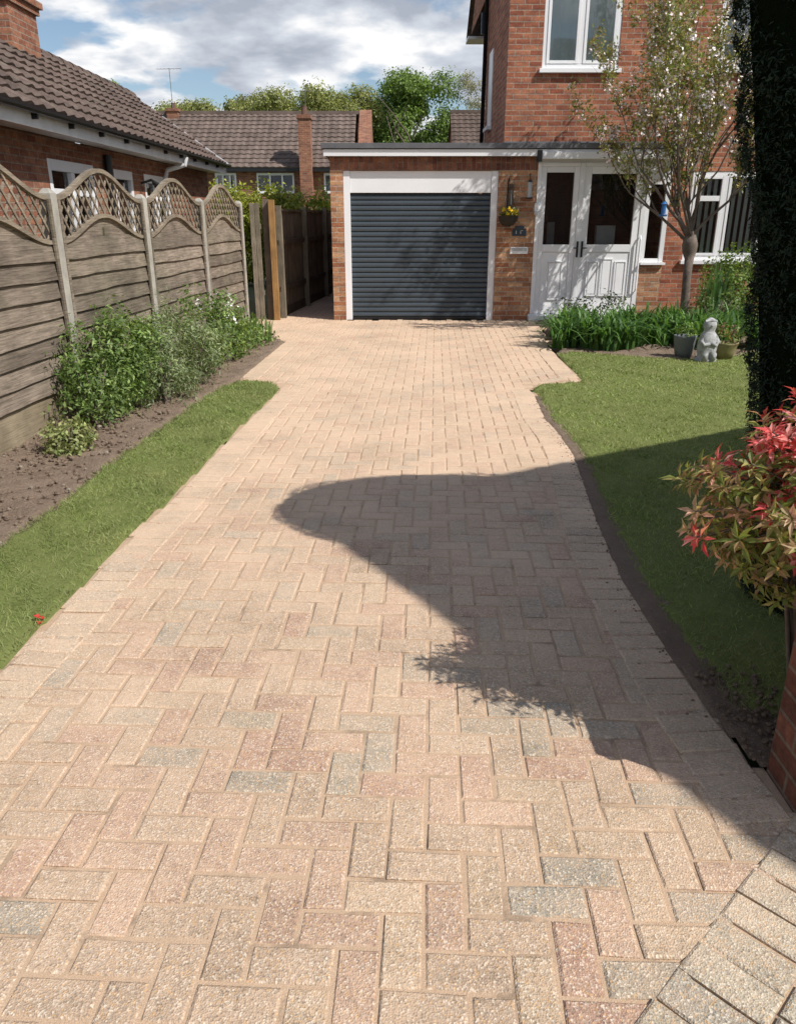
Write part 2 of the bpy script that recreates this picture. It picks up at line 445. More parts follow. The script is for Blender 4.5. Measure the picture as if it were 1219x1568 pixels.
PV = []; PF = []; PC = []
bl_cols = [((.50,.365,.255),3),((.48,.35,.245),3),((.50,.33,.235),2.4),((.45,.275,.20),1.5),((.41,.345,.26),1.6),((.35,.31,.245),.7),((.53,.395,.27),2)]
bc = [b[0] for b in bl_cols]; bw = [b[1] for b in bl_cols]
def block(cx, cy, ang, l, w, z=0.0, cols=None):
    col = random.choices(bc, bw)[0] if cols is None else random.choice(cols)
    f = random.uniform(.88, 1.10); col = [q*f for q in col]
    tx, ty = random.gauss(0, .007), random.gauss(0, .010); dz = random.gauss(0, .0009)
    jl = random.uniform(-.002, .002); ang += random.gauss(0, .007)
    ca, sa = math.cos(ang), math.sin(ang)
    b = len(PV)
    wear = random.uniform(.005, .009)
    for (ins, dzz) in ((wear, 0), (0.001, -.0038), (0, -.03)):
        for sx_, sy_ in ((-1,-1),(1,-1),(1,1),(-1,1)):
            x = sx_*(l/2-ins)+jl+random.gauss(0, .0007); y = sy_*(w/2-ins)+jl+random.gauss(0, .0007)
            PV.append((cx+x*ca-y*sa, cy+x*sa+y*ca, z+dz+dzz+x*tx+y*ty))
    PF.append((b, b+1, b+2, b+3)); PC.append(col)
    for i in range(4):
        j = (i+1) % 4
        PF.append((b+4+i, b+4+j, b+j, b+i)); PC.append([q*.92 for q in col])
        PF.append((b+8+i, b+8+j, b+4+j, b+4+i)); PC.append([q*.7 for q in col])
th = math.radians(-2.6); U = .101
ct, sth = math.cos(th), math.sin(th)
lineP = (.30, .945); ld = Vector((.72, .69)).normalized(); ln_ = Vector((ld.y, -ld.x))
def sideline(x, y): return (x-lineP[0])*ln_.x+(y-lineP[1])*ln_.y
cand = []
for ix in range(-60, 60):
    for iy in range(-20, 190):
        kk = (ix-iy) % 4
        if kk == 0: lx, ly, a = (ix+1)*U, (iy+.5)*U, th
        elif kk == 3: lx, ly, a = (ix+.5)*U, (iy+1)*U, th+math.pi/2
        else: continue
        cand.append((lx*ct-ly*sth, lx*sth+ly*ct, a))
ca_ = np.array(cand)
dx_ = np.cos(ca_[:, 2])*.085; dy_ = np.sin(ca_[:, 2])*.085
ok = inpoly(ca_[:, 0]+dx_, ca_[:, 1]+dy_, drive) & inpoly(ca_[:, 0]-dx_, ca_[:, 1]-dy_, drive)
ok |= inpoly(ca_[:, 0], ca_[:, 1], drive) & (ca_[:, 1] > 10.3)
ok &= (ca_[:, 1] < 13.3) | (ca_[:, 0] < -.9)
for (x, y, a), o_ in zip(cand, ok):
    if o_ and y > .3 and sideline(x, y) < .02: block(x, y, a, .1935, .0945)
gcols = [(.42,.37,.28),(.45,.395,.30),(.47,.41,.31),(.38,.34,.27)]
aa = math.atan2(ld.y, ld.x)
for row in range(8):
    for i in range(-12, 30):
        t = i*.103+(.05 if row % 2 else 0); dd = .10+row*.205
        x = lineP[0]+ld.x*t+ln_.x*dd; y = lineP[1]+ld.y*t+ln_.y*dd
        if inpoly(np.array([x]), np.array([y+.03]), drive)[0] and x < 3: block(x, y, aa+math.pi/2, .199, .098, .0055, gcols)
def course(pts, inward, z=.003, depth=.2):
    pts = [Vector(p) for p in pts]; L = [0]
    for a, b in zip(pts[:-1], pts[1:]): L.append(L[-1]+(b-a).length)
    n = int(L[-1]/.104)
    for i in range(n):
        s_ = (i+.5)*.104
        for j in range(len(L)-1):
            if L[j] <= s_ <= L[j+1]: break
        d = (pts[j+1]-pts[j]).normalized(); p = pts[j]+d*(s_-L[j]); nn = Vector((d.y, -d.x))*inward
        p = p+nn*(depth/2)
        block(p.x, p.y, math.atan2(d.y, d.x)+math.pi/2, depth-.003, .0975, z, [(.54,.42,.30),(.50,.385,.275),(.56,.44,.31),(.46,.37,.275)])
course(drive[1:11], 1)
course(drive[13:15], 1)
course(drive[27:37][::-1], -1)
course([(1.90,8.1),(1.96,10.23),(2.2,12.3)], -1)
course([(-1.5,7.985),(-1.62,8.0)], 1)
me = D.meshes.new('paving_blocks'); me.from_pydata(PV, [], PF)
ca = me.color_attributes.new('rndc', 'FLOAT_COLOR', 'CORNER')
ca.data.foreach_set('color', [x for c_ in PC for _ in range(4) for x in (*c_, 1)])
me.materials.append(M['paver']); me.update(); link(D.objects.new('paving_blocks', me), driveway)
ap = MB(); ap.faces([(-2,-1.5,-.03),(4,-1.5,-.03),(4,1.72,-.03),(-2,1.72,-.03)], [(0,1,2,3)], 'sand'); ap.build('sub_base', driveway)

# ------------------------------------------------------------------ lawns and beds
k = NT('turf_base'); co = k.coord()
k.col(k.mix(k.noise(co, 14, 5), (0.11, 0.135, 0.038), (0.21, 0.225, 0.08))); k.bump(k.noise(co, 90, 3), .6, .01); M['turf'] = k.set(.95, 0, .1)
k = NT('bed_soil'); co = k.coord()
c = k.mix(k.noise(co, 7, 7, .7), (0.17, 0.12, 0.088), (0.36, 0.27, 0.20)); c = k.mix(k.ramp(k.noise(co, 45, 4), [(.60, 0), (.68, .5)]), c, (.40, .32, .25))
k.col(c); k.bump(k.noise(co, 45, 6, .7), 1, .03); M['soil'] = k.set(.97, 0, .1)
Lstrip = [(-1.56,.8),(-1.505,2.48),(-1.465,3.19),(-1.45,3.59),(-1.375,4.43),(-1.33,5.32),(-1.262,6.38),(-1.18,7.3),(-1.175,7.6),(-1.29,7.85),(-1.62,7.98),
          (-1.76,7.66),(-1.85,6.86),(-1.91,6.06),(-2.0,5.0),(-2.0,4.42),(-2.07,3.68),(-2.1,.8)]
Rlawn = [(1.16,2.25),(1.13,2.825),(1.135,3.256),(1.18,4.0),(1.30,5.24),(1.31,5.67),(1.285,6.38),(1.33,7.27),(1.32,7.53),(1.43,7.76),(1.87,7.88),(1.92,8.1),(1.96,9.6),
         (2.2,9.75),(2.8,9.45),(3.3,9.2),(3.9,9.3),(4.6,9.9),(5.2,10.1),(5.2,5.6),(4.5,5.5),(4.5,2.15),(1.3,2.15)]
gcol = [(.24,.33,.08),(.31,.41,.11),(.19,.28,.065),(.38,.45,.15),(.41,.42,.19)]
for nm, pl, dn, sc_ in (('lawn', Lstrip, 9500, .84), ('lawn', Rlawn, 6500, 1.0)):
    root = empty(nm)
    poly_grid('turf', pl, .03, lambda X, Y: .010+.006*snoise(X, Y, 3), M['turf'], root, skirt=-.02)
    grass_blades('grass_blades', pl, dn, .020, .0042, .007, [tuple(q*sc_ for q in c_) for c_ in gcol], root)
Lbed = [(-3.2,.8),(-2.08,.8),(-2.06,3.68),(-1.99,4.42),(-1.99,5.0),(-1.90,6.06),(-1.84,6.86),(-1.75,7.66),(-1.63,8.1),(-1.52,10.6),(-2.25,12.15),(-2.45,12.5),(-3.3,12.5)]
Rbed = [(1.98,9.5),(2.2,9.65),(2.8,9.4),(3.3,9.12),(3.9,9.2),(4.6,9.8),(8.5,10.1),(8.5,13.6),(4.2,13.6),(4.2,12.94),(2.24,12.94),(2.24,12.3)]
soilz = lambda X, Y: .012+.022*snoise(X, Y, 2.5)+.016*snoise(Y, X, 7)
poly_grid('flower_bed_soil', Lbed, .03, soilz, M['soil'])
poly_grid('flower_bed_soil', Rbed, .06, soilz, M['soil'])
Nb = [(1.12,1.95),(4.5,1.95),(4.5,2.3),(1.3,2.3),(1.22,2.5),(1.20,3.25),(1.24,4.0),(1.36,5.24),(1.36,6.4),(1.37,7.2),(1.29,7.2),(1.235,6.38),(1.26,5.8),(1.245,5.24),(1.11,4.0),(1.052,3.256),(1.055,2.825),(1.065,2.3)]
poly_grid('soil_edging', Nb, .018, lambda X, Y: .008+.004*snoise(X, Y, 4)+.004*snoise(Y, X, 9), M['soil'], skirt=.0015)
cl = MB()
def clod(x, y, s_, mat, z0=.018):
    P = []
    for zz, rr in ((-.5, .8), (.3, 1), (.8, .55)):
        for j in range(6):
            t = j*math.pi/3+random.uniform(-.3, .3); r = rr*random.uniform(.7, 1.2)*s_
            P.append((x+r*math.cos(t), y+r*math.sin(t), z0+zz*s_))
    F = [(i_*6+j, i_*6+(j+1) % 6, (i_+1)*6+(j+1) % 6, (i_+1)*6+j) for i_ in range(2) for j in range(6)]+[tuple(range(12, 18))]
    cl.faces(P, F, mat)
for i in range(1300):
    y = random.uniform(3, 8.5); x = random.uniform(-2.8, -1.95)
    if not inpoly(np.array([x]), np.array([y]), Lbed)[0]: continue
    clod(x, y, random.uniform(.006, .018)*(1.5 if random.random() < .08 else 1), 'soil' if random.random() < .93 else 'pebble')
for i in range(160):
    y = random.uniform(1.96, 2.5); x = random.uniform(1.10, 1.35); clod(x, y, random.uniform(.004, .012), 'soil')
for i in range(150):   # crumbs of soil kicked onto the paving along the edges
    y = random.uniform(2.2, 7); xr = np.interp(y, [2.2,3.25,4,5.24,6.4,7.2], [1.06,1.05,1.11,1.245,1.235,1.29]); clod(xr-abs(random.gauss(0,.03)), y, random.uniform(.002,.006), 'soil', .003)
cl.build('soil_clods')

# ------------------------------------------------------------------ garden fence
fence = empty('garden_fence')
def fx(Y): return -2.83+.075*(Y-5.2)
fy = [2.77, 4.64, 6.51, 8.38, 10.25, 12.05]
ud = V(.075, 1, 0).normalized(); nr = V(1, -.075, 0).normalized(); Z = V(0,0,1)
posts = MB(); panels = MB()
for y in fy:
    o = V(fx(y), y, 0)
    posts.lbox(o, ud, nr, -.05, .05, -.06, .045, -.1, 1.76, 'concrete')
    b_ = [o+ud*u+nr*d+Z*1.76 for u, d in ((-.05,-.06),(-.05,.045),(.05,.045),(.05,-.06))]
    t_ = [o+ud*u+nr*d+Z*1.80 for u, d in ((-.02,-.03),(-.02,.015),(.02,.015),(.02,-.03))]
    posts.box8(b_+t_, 'concrete')
posts.build('concrete_posts', fence, bevel=.004)
for i in range(len(fy)-1):
    o = V(fx(fy[i]), fy[i], 0)+ud*.055; L = (V(fx(fy[i+1]), fy[i+1], 0)-V(fx(fy[i]), fy[i], 0)).length-.11
    bell = lambda u: .5-.5*math.cos(2*math.pi*u/L)
    zl = lambda u: 1.40+.20*bell(u)
    zt = lambda u: 1.73+.24*bell(u)
    panels.lbox(o, ud, nr, 0, L, -.03, .0, -.05, .26, 'wood_pale')
    z = .275; pv_ = .142
    while z < 1.36:
        h = pv_+.02
        NS = 10; P = []
        ph = random.uniform(0, 6)
        for s_ in range(NS+1):
            u = L*s_/NS; wv = .005*math.sin(u*4+ph)+random.uniform(-.003, .003)
            for (d, zz) in ((.030, z+wv), (.018, z+wv), (-.006, z+h), (.002, z+h)):
                P.append(o+ud*u+nr*(d+random.uniform(-.001, .001))+Z*zz)
        F = []
        for s_ in range(NS):
            a0 = 4*s_
            F += [(a0, a0+4, a0+7, a0+3), (a0+1, a0+2, a0+6, a0+5), (a0, a0+1, a0+5, a0+4), (a0+3, a0+7, a0+6, a0+2)]
        panels.faces(P, F, 'wood', rc=random.uniform(.45, 1.0))
        z += pv_
    S = 22; P = []; F = []
    for s_ in range(S+1):
        u = L*s_/S; P += [o+ud*u-nr*.008+Z*1.36, o+ud*u-nr*.008+Z*(zl(u)+.01)]
    F = [(2*s_, 2*s_+2, 2*s_+3, 2*s_+1) for s_ in range(S)]
    panels.faces(P, F, 'wood', rc=.85)
    for zf_, w_ in ((zl, .032), (zt, .036)):
        for s_ in range(S):
            u0, u1 = L*s_/S, L*(s_+1)/S
            P = []
            for u in (u0, u1):
                zz = zf_(u)
                P += [o+ud*u+nr*d+Z*(zz+e) for d, e in ((-.02,-w_/2),(-.02,w_/2),(.026,w_/2),(.026,-w_/2))]
            panels.faces(P, [(0,1,5,4),(1,2,6,5),(2,3,7,6),(3,0,4,7)], 'wood_rail', rc=.8)
    for u in (.02, L-.02):
        panels.lbox(o, ud, nr, u-.02, u+.02, .030, .046, .27, zt(u)-.01, 'wood')
    panels.lbox(o, ud, nr, L*.5-.018, L*.5+.018, -.03, -.008, .27, 1.5, 'wood')
    for sgn, off in ((1, -.004), (-1, .006)):
        c0 = -2.2
        while c0 < 2.4:
            seg = []; 
            for s_ in range(60):
                zz = 1.38+s_*.0105; u = c0+sgn*(zz-1.38)*.8+ (0 if sgn > 0 else .6)
                if 0 < u < L and zl(u) < zz < zt(u): seg.append((u, zz))
            if len(seg) > 3:
                a_, b_ = seg[0], seg[-1]
                panels.bar(o+ud*a_[0]+nr*off+Z*a_[1], o+ud*b_[0]+nr*off+Z*b_[1], .020, .009, nr, 'wood_rail')
            c0 += .118
panels.build('lapped_panels', fence)

gate = empty('garden_gate'); gm = MB()
gm.box(-2.13, -2.03, 12.98, 13.08, 0, 1.84, 'wood_dark'); gm.box(-2.02, -1.93, 12.90, 12.99, 0, 1.83, 'wood_orange')
x = -2.30
while x < -2.15:
    gm.box(x, x+.072, 12.82, 12.84, .03, 1.78, 'wood_board'); x += .078
gm.box(-2.30, -2.14, 12.84, 12.88, .4, .48, 'wood_board'); gm.box(-2.30, -2.14, 12.84, 12.88, 1.4, 1.48, 'wood_board')
gm.build('gate_posts_and_boards', gate, bevel=.003)
bf = empty('boarded_fence'); b2 = MB()
p0 = V(-1.98, 13.2, 0); p1 = V(-1.38, 18.6, 0); dd = (p1-p0).normalized(); nn = V(dd.y, -dd.x, 0); LL = (p1-p0).length
t = 0
while t < LL:
    b2.lbox(p0, dd, nn, t, t+.105, 0, .018, .15, 1.66+random.uniform(-.01, .01), 'wood_board'); t += .11
b2.lbox(p0, dd, nn, 0, LL, -.02, .03, 0, .15, 'wood_dark'); b2.lbox(p0, dd, nn, 0, LL, .018, .06, .42, .50, 'wood_dark'); b2.lbox(p0, dd, nn, 0, LL, .018, .06, 1.15, 1.23, 'wood_dark')
b2.lbox(p0, dd, nn, 0, LL, -.02, .04, 1.665, 1.70, 'wood_board')
for t in (.0, 1.85, 3.7): b2.lbox(p0, dd, nn, t, t+.09, .02, .11, 0, 1.75, 'wood_board')
b2.box(-1.4, -.9, 18.5, 18.53, 0, 1.7, 'wood_dark')
b2.build('boards', bf)

# ------------------------------------------------------------------ brick house with garage + porch
house = empty('brick_house')
X_, Yn, Xl = V(1,0,0), V(0,-1,0), V(-1,0,0)
w = MB(); FY = 12.94; HY = 13.6
def xo(x, y, z=0): return V(x, y, z)
w.wall(xo(-1.045, FY), X_, .195, 0, 2.25, Yn, [], 'brick_pier', uoff=.02)
w.wall(xo(1.55, FY), X_, .60, 0, 2.25, Yn, [], 'brick_pier')
w.faces([(-1.045,FY,2.25),(2.15,FY,2.25),(2.15,FY,2.44),(-1.045,FY,2.44)], [(0,1,2,3)], 'soldier', [[(-1.045,.0),(2.15,.0),(2.15,.19),(-1.045,.19)]], .9)
w.faces([(-.85,FY,2.25),(1.55,FY,2.25),(1.55,FY+.12,2.25),(-.85,FY+.12,2.25)], [(0,1,2,3)], 'brick')
w.faces([(-.85,FY,0),(-.85,FY+.3,0),(-.85,FY+.3,2.25),(-.85,FY,2.25)], [(0,1,2,3)], 'brick')
w.faces([(1.55,FY,0),(1.55,FY+.3,0),(1.55,FY+.3,2.25),(1.55,FY,2.25)], [(0,1,2,3)], 'brick')
w.wall(xo(-1.045, FY), V(0,1,0), 5.2, 0, 2.46, Xl, [], 'brick')
w.wall(xo(-1.045, FY+5.2), X_, 2.8, 0, 2.46, V(0,1,0), [], 'brick')
w.wall(xo(3.86, FY), X_, .36, 0, .86, Yn, [], 'brick_pier')
w.faces([(2.15,FY+.01,2.36),(4.22,FY+.01,2.36),(4.22,FY+.01,2.46),(2.15,FY+.01,2.46)], [(0,1,2,3)], 'upvc')
w.wall(xo(4.22, FY), V(0,1,0), HY-FY, 0, 2.46, V(1,0,0), [], 'brick')
ops = [(2.22-1.69, 3.40-1.69, 3.72, 4.95), (4.90-1.69, 6.1-1.69, 3.72, 4.95), (4.76-1.69, 6.7-1.69, .90, 2.27), (7.6-1.69, 8.6-1.69, 3.72, 4.95)]
w.wall(xo(1.69, HY), X_, 8.0, 0, 5.5, Yn, ops, 'brick')
w.wall(xo(1.69, HY), V(0,1,0), 3.2, 0, 5.5, Xl, [(2.0, 2.55, 3.1, 4.35)], 'brick')
w.wall(xo(9.69, HY), V(0,1,0), 7, 0, 5.5, V(1,0,0), [], 'brick')
w.wall(xo(1.69, HY+3.2), X_, 2.5, 0, 5.5, V(0,1,0), [], 'brick')
w.wall(xo(4.19, HY+3.2), V(0,1,0), 3.8, 0, 5.5, Xl, [], 'brick')
w.wall(xo(4.19, HY+7), X_, 5.5, 0, 5.5, V(0,1,0), [], 'brick')
w.build('brick_walls', house)
r = MB()
r.box(-1.13, 4.34, 12.82, 12.855, 2.44, 2.535, 'upvc'); r.box(-1.13, -1.095, 12.857, 18.2, 2.44, 2.535, 'painted_white')
r.box(-1.12, 1.685, 12.86, 18.2, 2.50, 2.55, 'felt'); r.box(1.687, 4.33, 12.86, 13.597, 2.50, 2.55, 'felt')
r.box(-1.16, 4.36, 12.79, 12.90, 2.545, 2.62, 'felt'); r.box(-1.16, -1.06, 12.902, 18.25, 2.545, 2.62, 'felt')
r.box(4.26, 4.34, 12.857, 13.59, 2.44, 2.535, 'upvc')
r.box(1.686, 4.3, 13.56, 13.597, 2.56, 2.70, 'felt')
r.box(2.15, 4.3, 12.78, 12.815, 2.40, 2.50, 'upvc')
r.box(2.10, 2.17, 12.74, 12.817, 2.36, 2.52, 'black')
r.build('flat_roof', house, bevel=.004)
rf = MB()
tile_roof(rf, V(1.6, 13.45, 5.52), V(1,0,0), V(0, .8, .6), 8.4, 4.2, mat='tile', seg=5)
rf.box(1.6, 10, 13.43, 13.6, 5.46, 5.51, 'upvc'); rf.box(1.6, 10, 20.4, 21, 5.38, 5.44, 'upvc')
rf.faces([(1.6,16.9,8.1),(10,16.9,8.1),(10,20.9,5.45),(1.6,20.9,5.45)], [(0,1,2,3)], 'tile')
rf.faces([(1.69,13.6,5.5),(1.69,20.6,5.5),(1.69,16.9,8.0)], [(0,1,2)], 'brick'); rf.faces([(9.69,13.6,5.5),(9.69,20.6,5.5),(9.69,16.9,8.0)], [(0,1,2)], 'brick')
rf.build('tiled_roof', house)
gd = MB()
gd.box(-.848, -.745, FY+.02, FY+.10, 0, 2.247, 'upvc'); gd.box(1.445, 1.548, FY+.02, FY+.10, 0, 2.247, 'upvc')
gd.box(-.743, 1.443, FY+.035, FY+.12, 1.93, 2.245, 'upvc')
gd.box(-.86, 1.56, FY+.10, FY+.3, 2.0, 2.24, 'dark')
gd.build('door_surround', house, bevel=.004)
sl = MB(); z = .04; S_ = .0775; n_ = 24
P = []; F = []
prof = [(0, .014), (.08, .004), (.2, -.008), (.5, -.012), (.8, -.008), (.95, .003)]
pts = [(z+(i+a)*S_, d) for i in range(n_+1) for a, d in prof]
pts = [p for p in pts if p[0] < 1.935]
for zz, d in pts: P += [(-.745, FY+.075+d, zz), (1.445, FY+.075+d, zz)]
F = [(2*i, 2*i+1, 2*i+3, 2*i+2) for i in range(len(pts)-1)]
sl.faces(P, F, 'anthracite', rc=1.0)
sl.box(-.745, 1.445, FY+.055, FY+.09, .003, .045, 'black')
sl.build('roller_shutter', house)
pd = MB(); O = V(0, FY, 0)
def fr(x0, x1, z0, z1, d0=-.07, d1=.0, mat='upvc'): pd.lbox(O, X_, Yn, x0, x1, d0, d1, z0, z1, mat)
fr(2.12, 3.90, .0, .075, -.12, .10); fr(2.12, 3.90, .075, .10, -.07, .02)
for a, b in ((2.15, 2.21), (2.80, 2.88), (3.79, 3.857)): fr(a, b, .102, 2.36, -.07, .012)
for a, b in ((2.212, 2.798), (2.882, 3.788)): fr(a, b, 2.30, 2.36, -.07, .010)
fr(2.212, 2.29, .102, 2.298, -.06, .0); fr(2.72, 2.798, .102, 2.298, -.06, .0)
fr(2.292, 2.718, 2.22, 2.298, -.06, .0); fr(2.292, 2.718, 1.06, 1.17, -.06, .0); fr(2.292, 2.718, .102, .24, -.06, 0)
fr(2.292, 2.718, .242, 1.058, -.05, -.015)
fr(2.882, 2.985, .102, 2.298, -.06, .0); fr(3.685, 3.788, .102, 2.298, -.06, .0)
fr(2.987, 3.683, 2.20, 2.298, -.06, .0); fr(2.987, 3.683, 1.06, 1.17, -.06, .0); fr(2.987, 3.683, .102, .26, -.06, 0)
fr(2.987, 3.683, .262, 1.058, -.05, -.015)
def raised(x0, x1, z0, z1):
    fr(x0, x1, z0, z0+.02, -.014, .006); fr(x0, x1, z1-.02, z1, -.014, .006); fr(x0, x0+.02, z0+.021, z1-.021, -.014, .006); fr(x1-.02, x1, z0+.021, z1-.021, -.014, .006)
    fr(x0+.035, x1-.035, z0+.035, z1-.035, -.014, .0)
raised(2.38, 2.63, .32, .92)
for i in range(3): raised(3.02+i*.22, 3.02+i*.22+.19, .38, .92 if i != 1 else .96)
pd.tube([(3.82, FY-.03, .45), (3.82, FY-.06, .5), (3.82, FY-.06, 1.25), (3.82, FY-.03, 1.3)], [.014]*4, 'upvc', 8)
fr(2.825, 2.855, .98, 1.22, .0, .03, 'black'); fr(2.90, 2.93, .98, 1.22, .0, .02, 'black')
pd.tube([(2.915, FY-.04, 1.12), (2.99, FY-.05, 1.12)], [.01, .008], 'black', 8); pd.tube([(2.84, FY-.04, 1.12), (2.77, FY-.05, 1.12)], [.01, .008], 'black', 8)
fr(3.858, 4.25, .865, .90, -.10, .07)
fr(3.86, 3.92, .902, 2.36, -.06, .005); fr(4.15, 4.22, .902, 2.36, -.06, .005); fr(3.922, 4.148, .902, .96, -.06, .0); fr(3.922, 4.148, 2.05, 2.36, -.06, .0)
pd.build('porch_door_frames', house, bevel=.004)
gz = MB()
for x0, x1, z0, z1 in ((2.29,2.72,1.17,2.22),(2.985,3.685,1.17,2.20),(3.92,4.15,.96,2.05)):
    gz.faces([(x0,FY+.035,z0),(x1,FY+.035,z0),(x1,FY+.035,z1),(x0,FY+.035,z1)], [(0,1,2,3)], 'glass')
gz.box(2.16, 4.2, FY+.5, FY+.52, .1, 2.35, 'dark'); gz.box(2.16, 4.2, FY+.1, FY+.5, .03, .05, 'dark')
gz.box(2.4, 2.52, FY+.3, FY+.4, .1, 1.5, 'pot_dark'); gz.box(3.2, 3.5, FY+.3, FY+.42, .1, 1.45, 'fascia_grey')
wf = MB()
def win(x0, x1, z0, z1, divs, back, tr=None):
    O2 = V(0, HY, 0)
    def q(a, b, c, d, d0=-.07, d1=-.01, mat='upvc'): wf.lbox(O2, X_, Yn, a, b, d0, d1, c, d, mat)
    q(x0-.04, x1+.04, z0-.06, z0+.002, -.08, .07)
    q(x0+.002, x0+.06, z0+.004, z1-.002); q(x1-.06, x1-.002, z0+.004, z1-.002); q(x0+.062, x1-.062, z0+.004, z0+.07); q(x0+.062, x1-.062, z1-.07, z1-.002)
    xs = [x0+.06]+[x0+(x1-x0)*d for d in divs]+[x1-.06]
    for d in xs[1:-1]: q(d-.035, d+.035, z0+.072, z1-.072)
    for i, (a, b) in enumerate(zip(xs[:-1], xs[1:])):
        a2 = a+(.036 if i else .002); b2_ = b-(.036 if i < len(xs)-2 else .002)
        for (c_, d_, e_, f_) in ((a2, a2+.045, z0+.072, z1-.072), (b2_-.045, b2_, z0+.072, z1-.072), (a2+.046, b2_-.046, z0+.072, z0+.115), (a2+.046, b2_-.046, z1-.115, z1-.072)):
            q(c_, d_, e_, f_, -.06, .0)
    gz.faces([(x0+.06,HY+.03,z0+.07),(x1-.06,HY+.03,z0+.07),(x1-.06,HY+.03,z1-.07),(x0+.06,HY+.03,z1-.07)], [(0,1,2,3)], 'glass')
    if back == 'curtain':
        n = 40; P = []
        for i in range(n+1):
            xx = x0+(x1-x0)*i/n; P += [(xx, HY+.055+.010*math.sin(i*1.3), z0), (xx, HY+.055+.010*math.sin(i*1.3+.3), z1)]
        gz.faces(P, [(2*i, 2*i+2, 2*i+3, 2*i+1) for i in range(n)], 'curtain')
    else:
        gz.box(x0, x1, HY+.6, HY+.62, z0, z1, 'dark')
        x = x0+.08
        while x < x1-.05:
            gz.box8([Vector(p) for p in ((x,HY+.055,z0+.05),(x+.01,HY+.05,z0+.05),(x+.065,HY+.07,z0+.05),(x+.06,HY+.075,z0+.05),(x,HY+.055,z1-.05),(x+.01,HY+.05,z1-.05),(x+.065,HY+.07,z1-.05),(x+.06,HY+.075,z1-.05))], 'blind'); x += .105
win(2.22, 3.40, 3.72, 4.95, [.5], 'curtain'); win(4.90, 6.1, 3.72, 4.95, [.5], 'curtain'); win(7.6, 8.6, 3.72, 4.95, [.5], 'curtain')
win(4.76, 6.7, .90, 2.27, [.30, .66], 'blind')
wf.box(1.60, 1.70, HY+1.98, HY+2.57, 3.06, 3.12, 'upvc'); wf.box(1.67, 1.76, HY+2.0, HY+2.55, 3.12, 4.35, 'upvc')
wf.lbox(V(0,HY,0), X_, Yn, 4.87, 5.25, -.06, .002, 1.82, 1.90, 'upvc')
wf.build('window_frames', house, bevel=.004); gz.build('glazing_and_interior', house)
dp = MB(); dp.tube([(1.64, HY+3.0, 5.4), (1.62, HY+3.0, 2.55)], [.04, .04], 'black', 10); dp.tube([(1.60, HY+3.0, 4.75), (1.60, HY+3.0, 5.1)], [.06, .06], 'black', 8)
dp.build('downpipe', house, True)

lt = empty('bird_feeder'); q = MB()
q.tube([(2.02, FY-.12, 1.86), (2.02, FY-.12, 2.08)], [.032, .032], 'fascia_grey', 12); q.tube([(2.02, FY-.12, 1.84), (2.02, FY-.12, 1.86)], [.05, .05], 'black', 12); q.tube([(2.02, FY-.12, 2.08), (2.02, FY-.12, 2.12)], [.04, .01], 'black', 12)
q.tube([(2.02, FY, 2.18), (2.02, FY-.12, 2.2), (2.02, FY-.12, 2.1)], [.006]*3, 'black', 5); q.build('tube_feeder', lt)
bk = empty('hanging_basket'); q = MB()
q.lathe((1.70, FY-.17, 1.44), [(0.02, 0), (.09, .02), (.13, .07), (.155, .14), (.16, .155), (.13, .14)], 'basket', 18)
q.tube([(1.70, FY, 2.10), (1.70, FY-.01, 1.75), (1.70, FY-.01, 1.65)], [.01]*3, 'black', 6); q.tube([(1.70, FY, 2.08), (1.70, FY-.10, 2.13), (1.70, FY-.17, 2.08), (1.70, FY-.17, 2.02)], [.008]*4, 'black', 6)
for a in (0, 2.1, 4.2): q.tube([(1.70, FY-.17, 2.02), (1.70+.15*math.cos(a), FY-.17+.15*math.sin(a), 1.59)], [.003]*2, 'black', 4)
q.build('basket_and_bracket', bk)
shrub('plants', [((1.70, FY-.17, 1.62), (.15, .12, .06))], .05, .02, [(.14,.22,.05),(.10,.17,.04)], stems=False, parent=bk, per=14, cr=.03)
C, out, sh = blob_clumps((1.71, FY-.2, 1.66), (.13, .11, .05), 18, 10, .014, False); vt, c_ = leaves_quads(C, out, .035, .03, [(.9,.62,.03)]); np_mesh('flowers', vt, 4, c_, M['petal'], bk)
wt = empty('wall_thermometer'); q = MB(); q.box(1.72, 1.79, FY-.02, FY-.002, 1.72, 2.0, 'wood_dark'); q.tube([(1.755, FY-.025, 1.76), (1.755, FY-.025, 1.96)], [.008]*2, 'fascia_grey', 6); q.lathe((1.755, FY-.03, 2.0), [(.0,.0),(.03,.01),(.03,.05),(.0,.07)], 'wood_dark', 10); q.build('thermometer_body', wt)
hs = empty('house_number_plaque'); q = MB(); q.box(1.80, 2.02, FY-.02, FY-.002, 1.30, 1.40, 'plaque'); q.box(1.84, 1.98, FY-.02, FY-.002, 1.402, 1.45, 'plaque'); q.tube([(1.86,FY-.024,1.33),(1.86,FY-.024,1.38)], [.005]*2, 'upvc', 5); q.tube([(1.93,FY-.024,1.33),(1.93,FY-.024,1.38),(1.96,FY-.024,1.38)], [.005]*3, 'upvc', 5); q.build('plaque_body', hs, bevel=.003)
lb = empty('letter_box'); q = MB(); q.box(1.78, 2.06, FY-.03, FY-.002, 1.03, 1.13, 'upvc'); q.box(1.80, 2.04, FY-.036, FY-.0305, 1.075, 1.115, 'fascia_grey'); q.box(1.79, 2.05, FY-.045, FY-.031, 1.118, 1.135, 'upvc'); q.build('letter_plate', lb, bevel=.003)
ds = empty('door_sensor_lamp'); q = MB(); q.box(2.12, 2.18, FY-.07, FY-.012, 1.66, 1.78, 'upvc'); q.lathe((2.15, FY-.06, 1.60), [(0,0),(.03,.01),(.035,.04),(.02,.06)], 'painted_white', 12); q.build('lamp_body', ds, bevel=.004)

